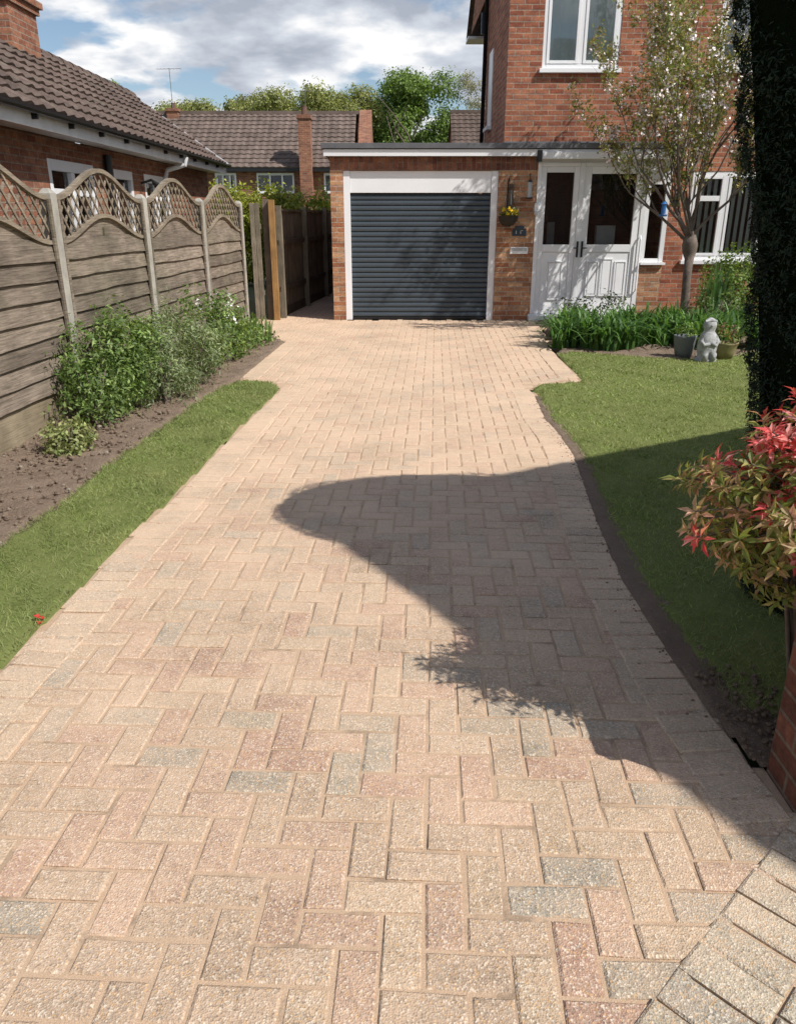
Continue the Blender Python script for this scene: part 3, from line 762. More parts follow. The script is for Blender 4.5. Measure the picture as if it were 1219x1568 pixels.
# ------------------------------------------------------------------ bungalow (left)
bung = empty('bungalow'); w = MB(); WX = -3.9; y0b, y1b = 2.0, 17.2
ops = [(9.4-y0b, 10.8-y0b, 1.25, 2.2), (11.55-y0b, 12.35-y0b, 1.25, 2.2), (12.9-y0b, 14.2-y0b, 1.3, 2.2), (5.0-y0b, 6.5-y0b, 1.2, 2.2)]
w.wall(V(WX, y0b, 0), V(0,1,0), y1b-y0b, 0, 2.42, V(1,0,0), ops, 'brick_old')
w.wall(V(WX-3.2, y1b, 0), V(1,0,0), 3.2, 0, 2.42, V(0,1,0), [], 'brick_old')
w.wall(V(WX-3.2, y0b, 0), V(1,0,0), 3.2, 0, 2.42, Yn, [], 'brick_old')
w.wall(V(WX-3.2, y0b, 0), V(0,1,0), y1b-y0b, 0, 2.42, Xl, [], 'brick_old')
for yy in (y0b, y1b): w.faces([(WX, yy, 2.42), (WX-3.2, yy, 2.42), (-5.45, yy, 3.7)], [(0,1,2)], 'brick_old')
w.build('walls', bung)
b = MB(); g2 = MB(); OB = V(WX, 0, 0); YU = V(0,1,0); XN = V(1,0,0)
for (a, c_, z0, z1, dv) in ((9.4,10.8,1.25,2.2,[.5]),(11.55,12.35,1.25,2.2,[]),(12.9,14.2,1.3,2.2,[.5]),(5.0,6.5,1.2,2.2,[.5])):
    def q(u0,u1,w0,w1,d0=-.06,d1=.0): b.lbox(OB, YU, XN, u0,u1,d0,d1,w0,w1,'upvc')
    q(a-.04, c_+.04, z0-.05, z0, -.08, .06); q(a+.002, a+.09, z0+.002, z1-.002); q(c_-.09, c_-.002, z0+.002, z1-.002); q(a+.092, c_-.092, z0+.002, z0+.10); q(a+.092, c_-.092, z1-.12, z1-.002)
    for d in dv: q(a+(c_-a)*d-.05, a+(c_-a)*d+.05, z0+.102, z1-.122)
    if dv: b.lbox(OB, YU, XN, a+.092, c_-.092, -.05, -.006, z1-.38, z1-.31, 'upvc')
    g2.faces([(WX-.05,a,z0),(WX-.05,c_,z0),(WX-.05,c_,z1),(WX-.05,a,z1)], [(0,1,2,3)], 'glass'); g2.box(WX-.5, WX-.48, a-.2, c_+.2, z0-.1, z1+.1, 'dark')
    g2.box(WX-.16, WX-.15, a+.05, a+.4, z0, z1, 'curtain')
b.box(-3.93+.035, -3.55, y0b-.2, y1b+.15, 2.425, 2.445, 'painted_white')
b.box(-3.56, -3.53, y0b-.2, y1b+.15, 2.40, 2.555, 'painted_white')
b.build('window_frames_and_fascia', bung, bevel=.003); g2.build('glazing', bung)
b = MB()
P = []; F = []; 
for i, yy in enumerate((y0b-.2, y1b+.15)):
    for j in range(7):
        t = math.pi+j*math.pi/6; P.append((-3.47+.055*math.cos(t), yy, 2.565+.055*math.sin(t)))
F = [(j, j+1, 8+j, 7+j) for j in range(6)]; b.faces(P, F, 'black')
y = y0b
while y < y1b: b.box(-3.53, -3.47, y, y+.03, 2.47, 2.53, 'black'); y += .9
b.tube([(-3.47, 13.9, 2.50), (-3.50, 13.9, 2.38), (-3.80, 13.9, 2.30), (-3.84, 13.9, 2.2), (-3.84, 13.9, .0)], [.036]*5, 'painted_white', 10)
b.tube([(-3.84, 11.2, 2.35), (-3.84, 11.2, .0)], [.05]*2, 'black', 10)
b.tube([(-3.86, 12.6, 2.05), (-3.70, 12.6, 2.10), (-3.62, 12.6, 2.02)], [.02, .02, .05], 'black', 8)
b.build('gutter_and_pipes', bung)
b = MB()
vs = V(-5.35+3.55, 0, 3.83-2.55); LVs = vs.length
tile_roof(b, V(-3.50, y0b-.2, 2.56), V(0,1,0), vs, y1b-y0b+.36, LVs+.02, pu=.26, pv=LVs/9, amp=.03, step=.035)
b.faces([(-5.35,y0b-.2,3.83),(-5.35,y1b+.15,3.83),(-7.2,y1b+.15,2.55),(-7.2,y0b-.2,2.55)], [(0,1,2,3)], 'tile')
y = y0b-.2
while y < y1b+.15:
    P = []
    for yy, e in ((y, .012), (y+.42, 0)):
        for j in range(7):
            t = j*math.pi/6; P.append((-5.35+(.12+e)*math.cos(t), yy, 3.82+(.10+e)*math.sin(t)))
    b.faces(P, [(j, j+1, 8+j, 7+j) for j in range(6)], 'tile'); y += .4
b.bar((-3.52, y1b+.15, 2.53), (-5.35, y1b+.15, 3.80), .04, .16, V(0,1,0).cross(vs).normalized(), 'painted_white')
b.build('tiled_roof', bung)
b = MB(); b.box(-5.72, -4.90, 11.3, 12.15, 3.1, 4.12, 'brick_old', rc=.9); b.box(-5.76, -4.86, 11.26, 12.19, 4.122, 4.20, 'brick_old', rc=.9); b.box(-5.80, -4.82, 11.22, 12.23, 4.202, 4.28, 'brick_old', rc=.9); b.box(-5.74, -4.88, 11.28, 12.17, 4.282, 4.4, 'concrete'); b.box(-5.75,-4.87,11.27,12.18,3.4,3.55,'fascia_grey')
for yy in (11.5, 11.95): b.lathe((-5.3, yy, 4.4), [(.13,0),(.11,.1),(.11,.3),(.13,.34),(.09,.34)], 'coping', 14)
b.build('chimney', bung)

# ------------------------------------------------------------------ neighbouring house at right (its gable shades the drive)
nh = empty('gabled_house'); n = MB(); GX = 4.6
A0, A1, A2 = (4.97, 2.17), (.91, 6.47), (-2.6, 2.15)
KN = (-.45, 4.74)
pf = [(A0[0], 0), A0, A1, KN, A2, (A2[0], 0)]
n.faces([(GX, y, z) for y, z in pf], [tuple(range(6))], 'brick'); n.faces([(GX+7, y, z) for y, z in pf], [tuple(range(6))], 'brick')
n.faces([(GX,A0[0],0),(GX+7,A0[0],0),(GX+7,A0[0],A0[1]),(GX,A0[0],A0[1])], [(0,1,2,3)], 'brick'); n.faces([(GX,A2[0],0),(GX+7,A2[0],0),(GX+7,A2[0],A2[1]),(GX,A2[0],A2[1])], [(0,1,2,3)], 'brick')
n.build('walls', nh)
n = MB()
for (a, b_) in ((A0, A1), (A2, KN), (KN, A1)):
    vv = V(0, b_[0]-a[0], b_[1]-a[1]); tile_roof(n, V(GX+.0, a[0], a[1]), V(1,0,0), vv, 7.1, vv.length, pv=vv.length/max(3, round(vv.length/.3)), seg=5, step=.02)
n.build('tiled_roof', nh)

# ------------------------------------------------------------------ house across the back
def back_house(x0, x1, yf, yr, ze, zr, wins, mat='tile2'):
    h = empty('terraced_house'); a = MB()
    ops = [(q0-x0, q1-x0, ze-.95, ze-.18) for q0, q1 in wins]
    a.wall(V(x0+.1, yf+.35, 0), V(1,0,0), x1-x0-.2, 0, ze, Yn, ops, 'brick_old')
    yb = 2*yr-yf
    for xx in (x0+.1, x1-.1):
        a.faces([(xx,yf+.35,0),(xx,yb-.35,0),(xx,yb-.35,ze),(xx,yr,zr-.15),(xx,yf+.35,ze)], [(0,1,2,3,4)], 'brick')
    a.box(x0, x1, yf+.02, yf+.35, ze-.05, ze-.02, 'painted_white'); a.box(x0, x1, yf, yf+.018, ze-.14, ze+.03, 'black')
    for q0, q1 in wins:
        q0 += .1; q1 += .1
        for p_ in (q0, (q0*2+q1)/3, (q0+2*q1)/3, q1-.06): a.box(p_, p_+.07, yf+.30, yf+.36, ze-.95, ze-.18, 'upvc')
        a.box(q0, q1, yf+.29, yf+.365, ze-.28, ze-.181, 'upvc'); a.box(q0, q1, yf+.28, yf+.43, ze-1.0, ze-.90, 'upvc')
        a.faces([(q0,yf+.44,ze-.95),(q1,yf+.44,ze-.95),(q1,yf+.44,ze-.18),(q0,yf+.44,ze-.18)], [(0,1,2,3)], 'glass'); a.box(q0, q1, yf+.8, yf+.82, ze-1, ze, 'curtain' if random.random() < .5 else 'dark')
    a.build('walls_and_windows', h)
    a = MB(); vv = V(0, yr-yf, zr-ze)
    tile_roof(a, V(x0, yf, ze), V(1,0,0), vv, x1-x0, vv.length, pu=.3, pv=vv.length/13, amp=.03, step=.04, mat=mat, seg=5)
    a.faces([(x0,yr,zr),(x1,yr,zr),(x1,yb,ze),(x0,yb,ze)], [(0,1,2,3)], mat)
    a.box(x0, x1, yr-.12, yr+.12, zr-.04, zr+.1, mat)
    a.build('tiled_roof', h)
    return h
bh = back_house(-11.2, -1.75, 36, 39.4, 3.5, 5.95, [(-9.6,-8.6),(-8.0,-7.1),(-6.2,-4.6),(-3.3,-2.2)])
a = MB(); a.box(-4.15, -3.65, 35.6, 36.3, 1.5, 5.35, 'brick_old', rc=.9); a.box(-4.20, -3.60, 35.55, 36.35, 5.352, 5.5, 'brick_old', rc=.9); a.lathe((-3.9, 35.95, 5.5), [(.13,0),(.11,.3),(.12,.35),(.08,.35)], 'coping', 12)
a.box(-10.45, -9.95, 39.0, 39.7, 5.2, 6.0, 'brick_old', rc=.9); a.box(-10.5, -9.9, 38.95, 39.75, 6.002, 6.12, 'brick_old', rc=.9); a.lathe((-10.2, 39.35, 6.12), [(.12,0),(.10,.2),(.11,.25),(.08,.25)], 'coping', 12)
a.faces([(-1.75,35.9,3.4),(-1.75,39.4,6.1),(-1.2,39.4,6.1),(-1.2,35.9,3.4)], [(0,1,2,3)], 'brick_old', rc=.9)
a.faces([(-1.75,35.9,0),(-1.2,35.9,0),(-1.2,35.9,3.4),(-1.75,35.9,3.4)], [(0,1,2,3)], 'brick_old', rc=.9)
a.faces([(-1.2,35.9,0),(-1.2,42.9,0),(-1.2,42.9,3.4),(-1.2,39.4,6.1),(-1.2,35.9,3.4)], [(0,1,2,3,4)], 'brick_old', rc=.9)
a.build('chimneys_and_gable', bh)
back_house(2.6, 9.0, 40, 43, 3.8, 6.4, [(4, 5.2)], 'tile')
def aerial(x, y, z0, z1):
    o = empty('tv_aerial'); a = MB(); a.tube([(x,y,z0),(x,y,z1)], [.014]*2, 'metal', 6); a.tube([(x-.55,y,z1-.05),(x+.45,y+.3,z1+.02)], [.010]*2, 'metal', 5)
    for i in range(8):
        t = i/7; px = x-.55+t*1.0; a.tube([(px,y+t*.3-.2,z1-.08),(px,y+t*.3+.2,z1+.04)], [.005]*2, 'metal', 4)
    a.build('mast_and_elements', o)
aerial(-10.2, 39.2, 5.6, 7.75); aerial(-4.2, 39.4, 5.8, 6.9)

shrub('hedge', [((-4.6,20.6,1.54),(1.1,.6,.70)),((-3.4,20.3,1.52),(1.0,.6,.70)),((-2.3,20.3,1.50),(.9,.6,.66)),((-4.2,20.5,.6),(1,.6,.7)),((-3,20.5,.6),(1.4,.6,.7))],
      .10, .06, [(.34,.37,.05),(.40,.41,.06),(.24,.30,.05),(.44,.43,.09)], per=38, cr=.10, dens=1.6, stems=False)
shrub('evergreen_bush', [((-1.5,24,1.7),(.8,.6,.9))], .10, .05, [(.08,.13,.05),(.10,.16,.05)], per=34, cr=.10, dens=1.3, stems=False)

# ------------------------------------------------------------------ trees
def grow(mb, p, d, L, r, depth, tips, spread=.5, up=.25, nseg=4, kids=3, taper=.62):
    pts = [p]; rs = [r]; q = p.copy(); dd = d.copy()
    for i in range(nseg):
        dd = (dd+V(random.gauss(0,.13), random.gauss(0,.13), random.gauss(0,.08)+up*.12)).normalized()
        q = q+dd*L/nseg; pts.append(q.copy()); rs.append(r*(1-(1-taper)*(i+1)/nseg))
    mb.tube(pts, rs, 'bark', 8 if r > .03 else 5, caps=False)
    if depth <= 1:
        for i in range(1, nseg+1): tips.append((pts[i], dd))
    if depth == 0: return
    for i in range(kids):
        bi = nseg if i == 0 else random.randint(1, nseg)
        a = random.uniform(0, 6.283); sp = spread*random.uniform(.5, 1.3)*(0.4 if i == 0 else 1)
        side = V(math.cos(a), math.sin(a), 0)
        nd = (dd+side*sp+V(0,0,up)).normalized()
        grow(mb, pts[bi], nd, L*random.uniform(.6, .85), rs[bi]*.72, depth-1, tips, spread, up, nseg, kids, taper)

def bg_tree(name, x, y, zb, ztop, rad, cols, leaf=.26, dens=1.0, sparse=False, nl=18):
    root = empty(name); mb = MB(); tips = []
    H = ztop
    grow(mb, V(x, y, -.05), V(0,0,1), H*(.34 if not sparse else .33), H*.025, 3 if not sparse else 4, tips, .75, .25, 4, 3, .7)
    mb.build('trunk_and_limbs', root, True)
    VV, CC = [], []
    for i in range(nl):
        a = random.uniform(0, 6.28); rr = rad*math.sqrt(random.uniform(.02, 1))*.78; zz = random.uniform(.42, .93)
        prof = math.sin(math.pi*min(1, max(0, (zz-.28)/.76)))**.55
        c_ = (x+rr*prof*math.cos(a), y+rr*prof*math.sin(a), ztop*zz)
        s = rad*random.uniform(.24, .40)
        C, out, sh = blob_clumps(c_, (s, s, s*.75), int(46*dens), 16, .16*rad/3, False, .7)
        vt, cl_ = leaves_quads(C, out, leaf, leaf*.6, cols, .5)
        VV.append(vt); CC.append(cl_*np.repeat(sh, 4)[:, None])
    np_mesh('foliage', np.concatenate(VV), 4, np.concatenate(CC), M['leaf'], root)
bg_tree('oak_tree', 1.65, 60, 0, 10.8, 3.6, [(.20,.30,.07),(.25,.35,.09),(.16,.24,.06)], .20, 1.8, nl=30)
ycol = [(.32,.34,.11),(.38,.38,.15),(.26,.29,.09)]
for (x, y, zt_, rd) in ((-9.6,60,9.8,3.0),(-7.2,62,10.4,3.2),(-5.0,60,10.2,3.0),(-3.2,61,10.4,3.0),(-12.8,62,9.8,3.0),(-15.5,62,9.4,3.0),(-1.2,66,9.7,2.2),(-11.3,64,9.8,2.6)):
    bg_tree('birch_tree', x, y, 0, zt_, rd, ycol, .19, 1.2, nl=24)
bg_tree('ash_tree', 5.3, 58, 0, 11.0, 2.4, [(.42,.40,.32),(.36,.34,.25)], .14, .35, True)
bg_tree('young_tree', -10.6, 31, 0, 6.6, 1.1, [(.32,.38,.13),(.26,.33,.10)], .11, .7, False)
bg_tree('oak_tree', 8.5, 62, 0, 9.5, 3.4, [(.15,.23,.05),(.18,.27,.06)], .24, 1)

ct_ = empty('ornamental_cherry_tree'); mb = MB(); tips = []
TX, TY = 4.20, 11.7
mb.tube([V(TX+.04,TY,-.03), V(TX+.02,TY,.4), V(TX,TY,.75), V(TX,TY,1.05)], [.085,.062,.058,.064], 'bark', 12)
mb.tube([V(TX,TY,1.02), V(TX-.01,TY,1.12), V(TX-.02,TY-.01,1.22), V(TX-.03,TY-.02,1.34)], [.064,.10,.108,.072], 'bark', 12)
hub = V(TX-.03, TY-.02, 1.27)
mains = [((-.70,.1,.85),1.20),((-.42,-.3,1.0),1.30),((-.2,.25,1.1),1.55),((.12,-.2,1.1),1.45),((.40,.15,1.0),1.2),((-.85,-.2,.60),.95),((.55,-.3,.75),.80),((-.30,.1,1.25),1.7),((-.5,.35,.95),1.3),((.02,.45,1.0),1.15),((-.62,.2,1.1),1.4)]
for d_, L_ in mains:
    grow(mb, hub+V(random.uniform(-.04,.04), random.uniform(-.04,.04), random.uniform(-.05,.08)), Vector(d_).normalized(), L_, .026, 3, tips, .36, .24, 5, 3, .55)
mb.build('trunk_and_branches', ct_, True)
T = np.array([list(t[0]) for t in tips]); T = T[T[:, 2] > 1.2]
sel = T[rng.integers(0, len(T), 2100)]
C = np.repeat(sel, 8, 0)+rng.normal(0, .045, (2100*8, 3)); 
vt, cl_ = leaves_quads(C, rng.normal(0,1,C.shape), .058, .028, [(.27,.26,.09),(.22,.28,.075),(.32,.22,.10),(.20,.26,.065),(.40,.35,.14)], .2, .3)
np_mesh('foliage', vt, 4, cl_, M['leaf'], ct_)
Tt = T[(T[:, 2] > 2.2)]; nb = 420; sel = Tt[rng.integers(0, len(Tt), nb)]
C = np.repeat(sel, 13, 0)+rng.normal(0, .040, (nb*13, 3))
vt, cl_ = leaves_quads(C, rng.normal(0,1,C.shape)*.6+np.array([.5,-.4,.5]), .044, .038, [(.90,.80,.80),(.92,.88,.86),(.86,.70,.70)], .2)
np_mesh('blossom', vt, 4, cl_, M['petal'], ct_)
fd = empty('hanging_bird_feeder'); q = MB(); q.tube([(3.62,11.3,1.62),(3.62,11.3,1.74)], [.03]*2, 'blue', 10); q.tube([(3.62,11.3,1.745),(3.62,11.3,1.78)], [.045,.01], 'blue', 10); q.tube([(3.62,11.3,1.78),(3.62,11.3,2.15)], [.003]*2, 'black', 4); q.lathe((3.62,11.3,1.585), [(.0,0),(.055,.005),(.06,.03),(.0,.031)], 'blue', 12); q.build('feeder_body', fd)

# tall dark conifer on the right
cf = empty('conifer_tree'); cxy = (2.19, 3.05); H = 2.62; SY = .62
def crad(z): 
    t = np.asarray(z)/H; r = .62+.46*np.clip(t, 0, .9)**1.25
    return np.where(t < .9, r, 1.02*np.sqrt(np.clip(1-((t-.9)/.1)**2, 0, 1)))
n = 14000
z = rng.uniform(0.02, H, n); a = rng.uniform(0, 6.283, n); rr = crad(z)*(1+.03*np.sin(a*5+z*6)+.02*np.sin(z*17+a*9))*.985
base = np.stack([cxy[0]+rr*np.cos(a), cxy[1]+SY*rr*np.sin(a), z], 1); out = np.stack([np.cos(a), np.sin(a), np.full(n, .5)], 1)
C = np.repeat(base, 8, 0)+rng.normal(0, .010, (n*8, 3)); oo = np.repeat(out, 8, 0)
vt, cl_ = leaves_quads(C, oo, .024, .007, [(.014,.027,.014),(.022,.037,.017),(.010,.020,.010)], .6, -.6)
np_mesh('foliage', vt, 4, cl_, M['leaf_dense'], cf)
k = NT('conifer_core'); co = k.coord(); k.col(k.mix(k.noise(co, 30, 3), (.004,.008,.004), (.010,.015,.007))); k.bump(k.noise(co, 40, 3), 1, .05); M['core'] = k.set(1, 0, 0)
q = MB(); q.lathe((cxy[0], cxy[1], 0), [(float(crad(zz))*.965, zz) for zz in np.linspace(0, H-.01, 26)], 'core', 30, 1, SY); q.tube([(cxy[0],cxy[1],-.05),(cxy[0],cxy[1],1)], [.09,.07], 'bark', 10); q.build('trunk_and_core', cf, True)

# ------------------------------------------------------------------ front wall + pieris
fw = empty('brick_garden_wall'); q = MB()
q.wall(V(1.14,1.72,0), V(1,0,0), 3.4, -.05, .56, Yn, [], 'brick_shaded'); q.wall(V(1.14,1.94,0), V(1,0,0), 3.4, -.05, .56, V(0,1,0), [], 'brick_shaded'); q.wall(V(1.14,1.72,0), V(0,1,0), .22, -.05, .56, Xl, [], 'brick_shaded')
q.box(1.125, 4.54, 1.705, 1.955, .562, .62, 'coping'); q.build('wall_and_coping', fw)
def lance(C, t, w, nrm, ln, wd, col):
    b = C; m1 = C+t*ln*.5; tip = C+t*ln-nrm*ln*.22
    l1 = m1+w*wd/2+nrm*wd*.2; r1 = m1-w*wd/2+nrm*wd*.2
    return [b, l1, tip, m1], [b, m1, tip, r1]
def rosettes(centers, dirs, colsets, ln, wd, nleaf=9):
    VV = []; CC = []
    for c, d, cs in zip(centers, dirs, colsets):
        d = np.array(d)/np.linalg.norm(d); 
        a0 = np.cross(d, [0.3, .2, .9]); a0 /= np.linalg.norm(a0); b0 = np.cross(d, a0)
        s = rng.uniform(.7, 1.15)
        for i in range(nleaf):
            a = i*2.399+rng.uniform(-.25, .25); el = -.1+1.1*i/nleaf+rng.uniform(-.2, .2)
            rad = a0*math.cos(a)+b0*math.sin(a)
            t = rad*math.cos(el)+d*math.sin(el); nrm = -rad*math.sin(el)+d*math.cos(el); w_ = np.cross(t, nrm)
            L = ln*s*rng.uniform(.6, 1.15); col = np.array(cs[rng.integers(0, len(cs))])*rng.uniform(.75, 1.2)
            c1 = c-d*.028*(1-i/nleaf)
            for f in lance(c1+t*.003, t, w_, nrm, L, wd*rng.uniform(.8, 1.2), col):
                VV += f; CC += [col]*4
    return np.array(VV), np.array(CC)
RED = [(.72,.10,.10),(.82,.17,.17),(.86,.32,.30),(.66,.07,.09),(.85,.42,.38)]; PINK = [(.70,.44,.31),(.62,.42,.26),(.72,.38,.28),(.54,.40,.20)]; GR = [(.22,.25,.06),(.28,.30,.08),(.17,.21,.05),(.38,.33,.12),(.42,.27,.13)]
pr = empty('pieris_shrub'); cen = []; dr = []; cs = []; pc = np.array([1.31, 2.08, .84])
st = MB()
for i in range(560):
    d = unit(rng.normal(0, 1, (1, 3)))[0]
    R = np.array([.44, .28, .30])*rng.uniform(.5, 1.06)*(1+.14*math.sin(5*d[0]+4*d[2])); p = pc+d*R
    if p[2] < .30 or (p[2] < .66 and p[1] < 1.98): continue
    cen.append(p); dd_ = d*.9+np.array([0, 0, .6]); dr.append(dd_)
    u_ = rng.random()
    cs.append(RED if (d[2] > .25 and u_ < .52) or u_ < .05 else (PINK if u_ < .24 else GR))
    if i % 3 == 0: st.tube([V(1.35+random.uniform(-.05,.05), 2.12, .0), V(*(pc+d*R*.45)), V(*p)], [.009,.005,.0025], 'bark', 5)
for p, c_ in (((.88,2.05,.93),PINK),((.95,2.02,.83),PINK),((1.0,2.0,1.06),RED),((1.06,1.98,1.02),RED),((1.0,2.04,.70),GR),((.95,2.06,.77),GR),((1.03,2.0,.63),GR),((1.0,1.95,.86),RED),((.96,2.0,.97),GR),((1.08,2.0,.98),RED),((1.1,1.97,1.08),RED),((.91,2.08,.86),GR)):
    cen.append(np.array(p)); dr.append((-.3, -.3, .8)); cs.append(c_); st.tube([V(1.35,2.1,.3), V((p[0]+1.35)/2,2.08,p[2]-.10), V(*p)], [.009,.005,.0025], 'bark', 5)
vt, cl_ = rosettes(cen, dr, cs, .056, .0145, 13); np_mesh('foliage', vt, 4, cl_, M['leaf'], pr); st.build('stems', pr, True)
C, out, sh = blob_clumps(tuple(pc+np.array([.05,.08,-.06])), (.36,.24,.26), 240, 9, .035); vt, cl_ = leaves_quads(C, out, .05, .014, [(.13,.15,.04),(.17,.19,.05)]); np_mesh('inner_foliage', vt, 4, cl_, M['leaf'], pr)

# ------------------------------------------------------------------ left bed plants
G1 = [(.22,.28,.13),(.29,.35,.18),(.17,.22,.10),(.36,.40,.22)]
G2 = [(.16,.25,.07),(.22,.32,.09),(.30,.39,.13),(.12,.19,.05)]
shrub('hebe_shrub', [((-2.47,6.42,.42),(.34,.40,.42)),((-2.38,6.80,.48),(.30,.34,.40)),((-2.45,6.15,.27),(.26,.24,.26))], .055, .019, G2, per=38, cr=.055, dens=1.8, updir=.5)
shrub('lavender_shrub', [((-2.18,7.25,.34),(.32,.36,.34)),((-2.05,7.75,.32),(.32,.38,.32)),((-2.12,6.9,.24),(.25,.28,.24)),((-2.3,7.6,.40),(.28,.38,.38))], .05, .013, G1, per=40, cr=.055, dens=1.7, updir=.6)
shrub('rose_bush', [((-2.08,8.8,.40),(.30,.42,.40)),((-1.98,9.4,.32),(.25,.36,.34)),((-2.15,8.35,.36),(.26,.3,.34))], .05, .03, G2, per=28, cr=.055, dens=1.3)
wfl = empty('white_flowers'); C, out, sh = blob_clumps((-2.02,9.1,.56), (.28,.45,.27), 26, 8, .014, False); vt, cl_ = leaves_quads(C, out, .035, .03, [(.85,.85,.78)]); np_mesh('petals', vt, 4, cl_, M['petal'], wfl)
shrub('sedum_plant', [((-2.37,5.35,.10),(.15,.15,.13))], .04, .022, [(.34,.37,.16),(.40,.41,.18),(.25,.30,.11)], per=24, cr=.03, dens=2.5)
shrub('groundcover_plant', [((-1.95,10.2,.12),(.3,.5,.14)),((-2.2,11.2,.12),(.2,.4,.14))], .05, .025, G2, per=20, cr=.05)

def strap_leaves(name, pts, L, wd, cols, arch=1.0, parent=None):
    n = len(pts); VV = []
    a = rng.uniform(0, 6.283, n); ln = L*rng.uniform(.6, 1.2, n); k_ = rng.uniform(.25, 1.0, n)*arch; w_ = wd*rng.uniform(.7, 1.2, n)
    S = 5
    dx = np.cos(a); dy = np.sin(a); px = -dy; py = dx
    rows = []
    for s in range(S+1):
        t = s/S; h = ln*(t-.62*k_*t*t*t); o_ = ln*k_*.75*t*t
        c = np.stack([pts[:, 0]+dx*o_, pts[:, 1]+dy*o_, pts[:, 2]+h], 1); ww = (w_*(1-t**2.5)*.5+.0005)[:, None]
        side = np.stack([px, py, np.zeros(n)], 1)*ww
        rows.append((c-side, c+side))
    for s in range(S):
        VV.append(np.stack([rows[s][0], rows[s][1], rows[s+1][1], rows[s+1][0]], 1))
    Vt = np.stack(VV, 1).reshape(-1, 3)
    c = np.array(cols)[rng.integers(0, len(cols), n)]*rng.uniform(.7, 1.3, (n, 1))
    return np_mesh(name, Vt, 4, np.repeat(c, S*4, 0), M['leaf'], parent)
dl = empty('daylily_clumps'); P = []
for i in range(66):
    x = random.uniform(2.05, 4.9); y = random.uniform(9.85, 11.4)
    if math.hypot(x-3.55, y-9.2) < .8 and y < 9.95: continue
    m_ = 38; P.append(np.stack([rng.normal(x, .06, m_), rng.normal(y, .06, m_), np.full(m_, .0)], 1))
P = np.concatenate(P); P[:, 2] = 0; P = P[P[:, 0] > 2.0]
strap_leaves('leaves', P, .56, .040, [(.08,.17,.035),(.11,.22,.05),(.15,.27,.07),(.05,.12,.03)], 1.3, dl)
ir = empty('iris_clump'); P = np.stack([rng.normal(-1.88,.08,70), rng.normal(10.6,.1,70), np.zeros(70)], 1)
strap_leaves('leaves', P, .36, .028, [(.14,.22,.06),(.18,.28,.08)], .35, ir)
ir = empty('iris_clump'); P = np.stack([rng.normal(4.75,.10,60), rng.normal(12.0,.1,60), np.zeros(60)], 1)
strap_leaves('leaves', P, .95, .035, [(.10,.19,.07),(.13,.23,.08)], .3, ir)
shrub('boxwood_shrub', [((5.35,12.6,.62),(.55,.45,.55)),((6.2,12.5,.6),(.6,.5,.5)),((5.0,12.2,.35),(.35,.35,.35))], .06, .035, [(.16,.25,.05),(.21,.30,.06),(.12,.19,.045)], per=34, cr=.07, dens=1.5)
shrub('low_plants', [((4.6,11.6,.25),(.4,.4,.28)),((3.0,12.2,.2),(.7,.3,.22)),((5.6,11.2,.25),(.8,.4,.25))], .06, .03, [(.09,.15,.04),(.13,.2,.06)], per=24, cr=.07, dens=1)

# statue and pots
sx_, sy_ = 3.60, 9.08
so = empty('stone_statue'); q = MB()
prof = [(.0,0),(.12,.0),(.125,.035),(.105,.045),(.10,.09),(.112,.15),(.112,.21),(.102,.27),(.088,.315),(.064,.345),(.060,.36),(.070,.385),(.076,.42),(.070,.455),(.050,.485),(.022,.502),(.0,.505)]
q.lathe((sx_, sy_, 0), prof, 'stone', 24, 1, .85)
for s in (-1, 1):
    q.tube([(sx_+s*.070, sy_-.02, .300), (sx_+s*.095, sy_-.05, .235), (sx_+s*.065, sy_-.09, .20), (sx_+s*.012, sy_-.10, .225)], [.026,.028,.022,.018], 'stone', 10)
    q.tube([(sx_+s*.035, sy_-.06, .12), (sx_+s*.050, sy_-.09, .09), (sx_+s*.045, sy_-.10, .03)], [.045,.04,.03], 'stone', 10)
q.tube([(sx_, sy_-.055, .425), (sx_, sy_-.078, .412)], [.014,.010], 'stone', 6)
q.tube([(sx_-.06, sy_-.02, .465), (sx_, sy_-.045, .480), (sx_+.06, sy_-.02, .465)], [.016,.020,.016], 'stone', 8)
q.build('seated_figure', so, True)
p1_ = empty('grey_flower_pot'); q = MB(); q.lathe((3.42, 9.32, 0), [(0,0),(.09,0),(.11,.10),(.13,.25),(.135,.27),(.12,.27),(.11,.2),(0,.2)], 'pot_dark', 22); q.build('pot', p1_, True)
shrub('pot_plant', [((3.44,9.34,.30),(.10,.10,.09))], .05, .02, G2, stems=False, parent=p1_, per=12, cr=.03)
p2_ = empty('olive_flower_pot'); q = MB(); q.lathe((3.88, 9.25, 0), [(0,0),(.09,0),(.12,.10),(.14,.18),(.15,.20),(.13,.20),(.12,.15),(0,.15)], 'pot_olive', 22); q.build('pot', p2_, True)
shrub('pot_plant', [((3.88,9.25,.27),(.15,.13,.13))], .05, .022, [(.2,.25,.09),(.27,.3,.12),(.36,.18,.13)], stems=False, parent=p2_, per=12, cr=.03)

rl = empty('fallen_red_leaf')
vt, cl_ = rosettes([np.array([-1.50, 2.86, .030])], [(.1, -.1, .9)], [[(.75,.06,.05)]], .034, .026, 5); np_mesh('leaf_blade', vt, 4, cl_, M['leaf'], rl)

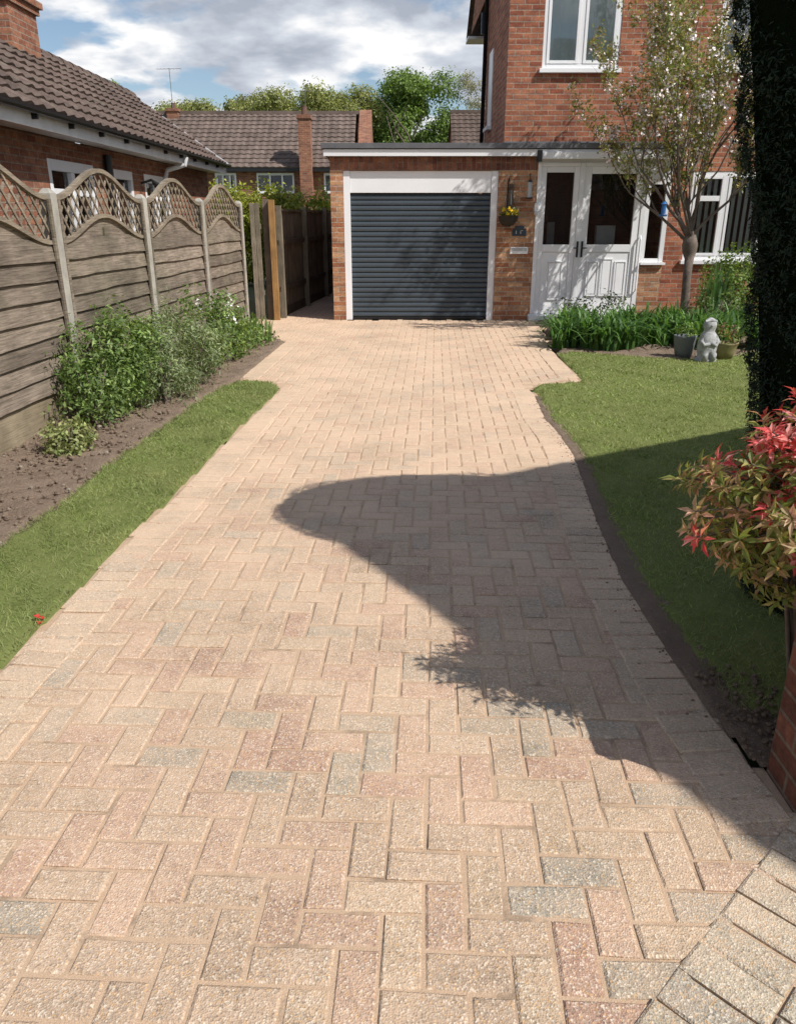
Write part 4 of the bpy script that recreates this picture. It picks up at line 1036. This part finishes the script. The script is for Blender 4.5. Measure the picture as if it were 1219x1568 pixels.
# ------------------------------------------------------------------ light
Ld = Vector((-.80, .5, -1)).normalized()
sun = D.lights.new('sun', 'SUN'); sun.energy = 5.0; sun.angle = math.radians(.5); sun.color = (1, .965, .91)
so_ = link(D.objects.new('sun', sun)); so_.rotation_euler = Ld.to_track_quat('-Z', 'Y').to_euler(); so_.location = (8, -6, 12)
W = D.worlds.new('World'); scn.world = W; W.use_nodes = True; nt = W.node_tree; nt.nodes.clear()
def wn(t, **kw):
    n_ = nt.nodes.new(t)
    for k_, v_ in kw.items(): setattr(n_, k_, v_)
    return n_
sky = wn('ShaderNodeTexSky'); sky.sky_type = 'NISHITA'; sky.sun_disc = False
sky.sun_elevation = math.asin(-Ld.z); sky.sun_rotation = math.atan2(.80, -.5)
sky.air_density = 1.0; sky.dust_density = .6; sky.ozone_density = 1.6
tc = wn('ShaderNodeTexCoord'); sp = wn('ShaderNodeSeparateXYZ'); nt.links.new(tc.outputs['Generated'], sp.inputs[0])
def wm(op, a, b=0.0):
    m_ = wn('ShaderNodeMath', operation=op)
    for i, v_ in enumerate((a, b)):
        if isinstance(v_, (int, float)): m_.inputs[i].default_value = v_
        else: nt.links.new(v_, m_.inputs[i])
    return m_.outputs[0]
den = wm('ADD', wm('MAXIMUM', sp.outputs[2], 0.0), .22)
cb = wn('ShaderNodeCombineXYZ'); nt.links.new(wm('DIVIDE', sp.outputs[0], den), cb.inputs[0]); nt.links.new(wm('DIVIDE', sp.outputs[1], den), cb.inputs[1])
def wnoise(sc, det, off, dist=0):
    mp = wn('ShaderNodeMapping'); mp.inputs['Location'].default_value = off; nt.links.new(cb.outputs[0], mp.inputs[0])
    n_ = wn('ShaderNodeTexNoise'); n_.inputs['Scale'].default_value = sc; n_.inputs['Detail'].default_value = det; n_.inputs['Roughness'].default_value = .5; n_.inputs['Distortion'].default_value = dist
    nt.links.new(mp.outputs[0], n_.inputs['Vector']); return n_.outputs['Fac']
def wramp(f, st_):
    r_ = wn('ShaderNodeValToRGB'); nt.links.new(f, r_.inputs[0]); e = r_.color_ramp.elements
    while len(e) < len(st_): e.new(.5)
    for i, (p_, c_) in enumerate(st_): e[i].position = p_; e[i].color = (*c_, 1) if isinstance(c_, tuple) else (c_, c_, c_, 1)
    return r_.outputs[0]
cov = wramp(wnoise(2.3, 8, (3.1, 1.7, 0), .15), [(.45, 0.0), (.51, 1.0)])
fade = wramp(sp.outputs[2], [(.35, 1.0), (.75, .2)])
covm = wm('MULTIPLY', cov, fade)
shade = wramp(wnoise(3.1, 7, (8.4, 2.2, 3), .12), [(.36, (.42, .46, .54)), (.46, (.66, .70, .77)), (.54, (1.0, 1.0, 1.0))])
bg1 = wn('ShaderNodeBackground'); nt.links.new(sky.outputs[0], bg1.inputs[0]); bg1.inputs[1].default_value = .11
bg2 = wn('ShaderNodeBackground'); nt.links.new(shade, bg2.inputs[0]); bg2.inputs[1].default_value = 1.02
mx = wn('ShaderNodeMixShader'); nt.links.new(covm, mx.inputs[0]); nt.links.new(bg1.outputs[0], mx.inputs[1]); nt.links.new(bg2.outputs[0], mx.inputs[2])
wo = wn('ShaderNodeOutputWorld'); nt.links.new(mx.outputs[0], wo.inputs[0])

scn.view_settings.view_transform = 'Standard'; scn.view_settings.look = 'None'; scn.view_settings.exposure = 0

cam = D.cameras.new('camera'); cam.sensor_fit = 'VERTICAL'; cam.sensor_height = 36; cam.lens = 1180/1568*36; cam.clip_end = 2000; cam.clip_start = .05
co_ = link(D.objects.new('camera', cam)); co_.location = (0, 0, 1.6); co_.rotation_euler = (math.radians(90-21.04), 0, 0)
scn.camera = co_
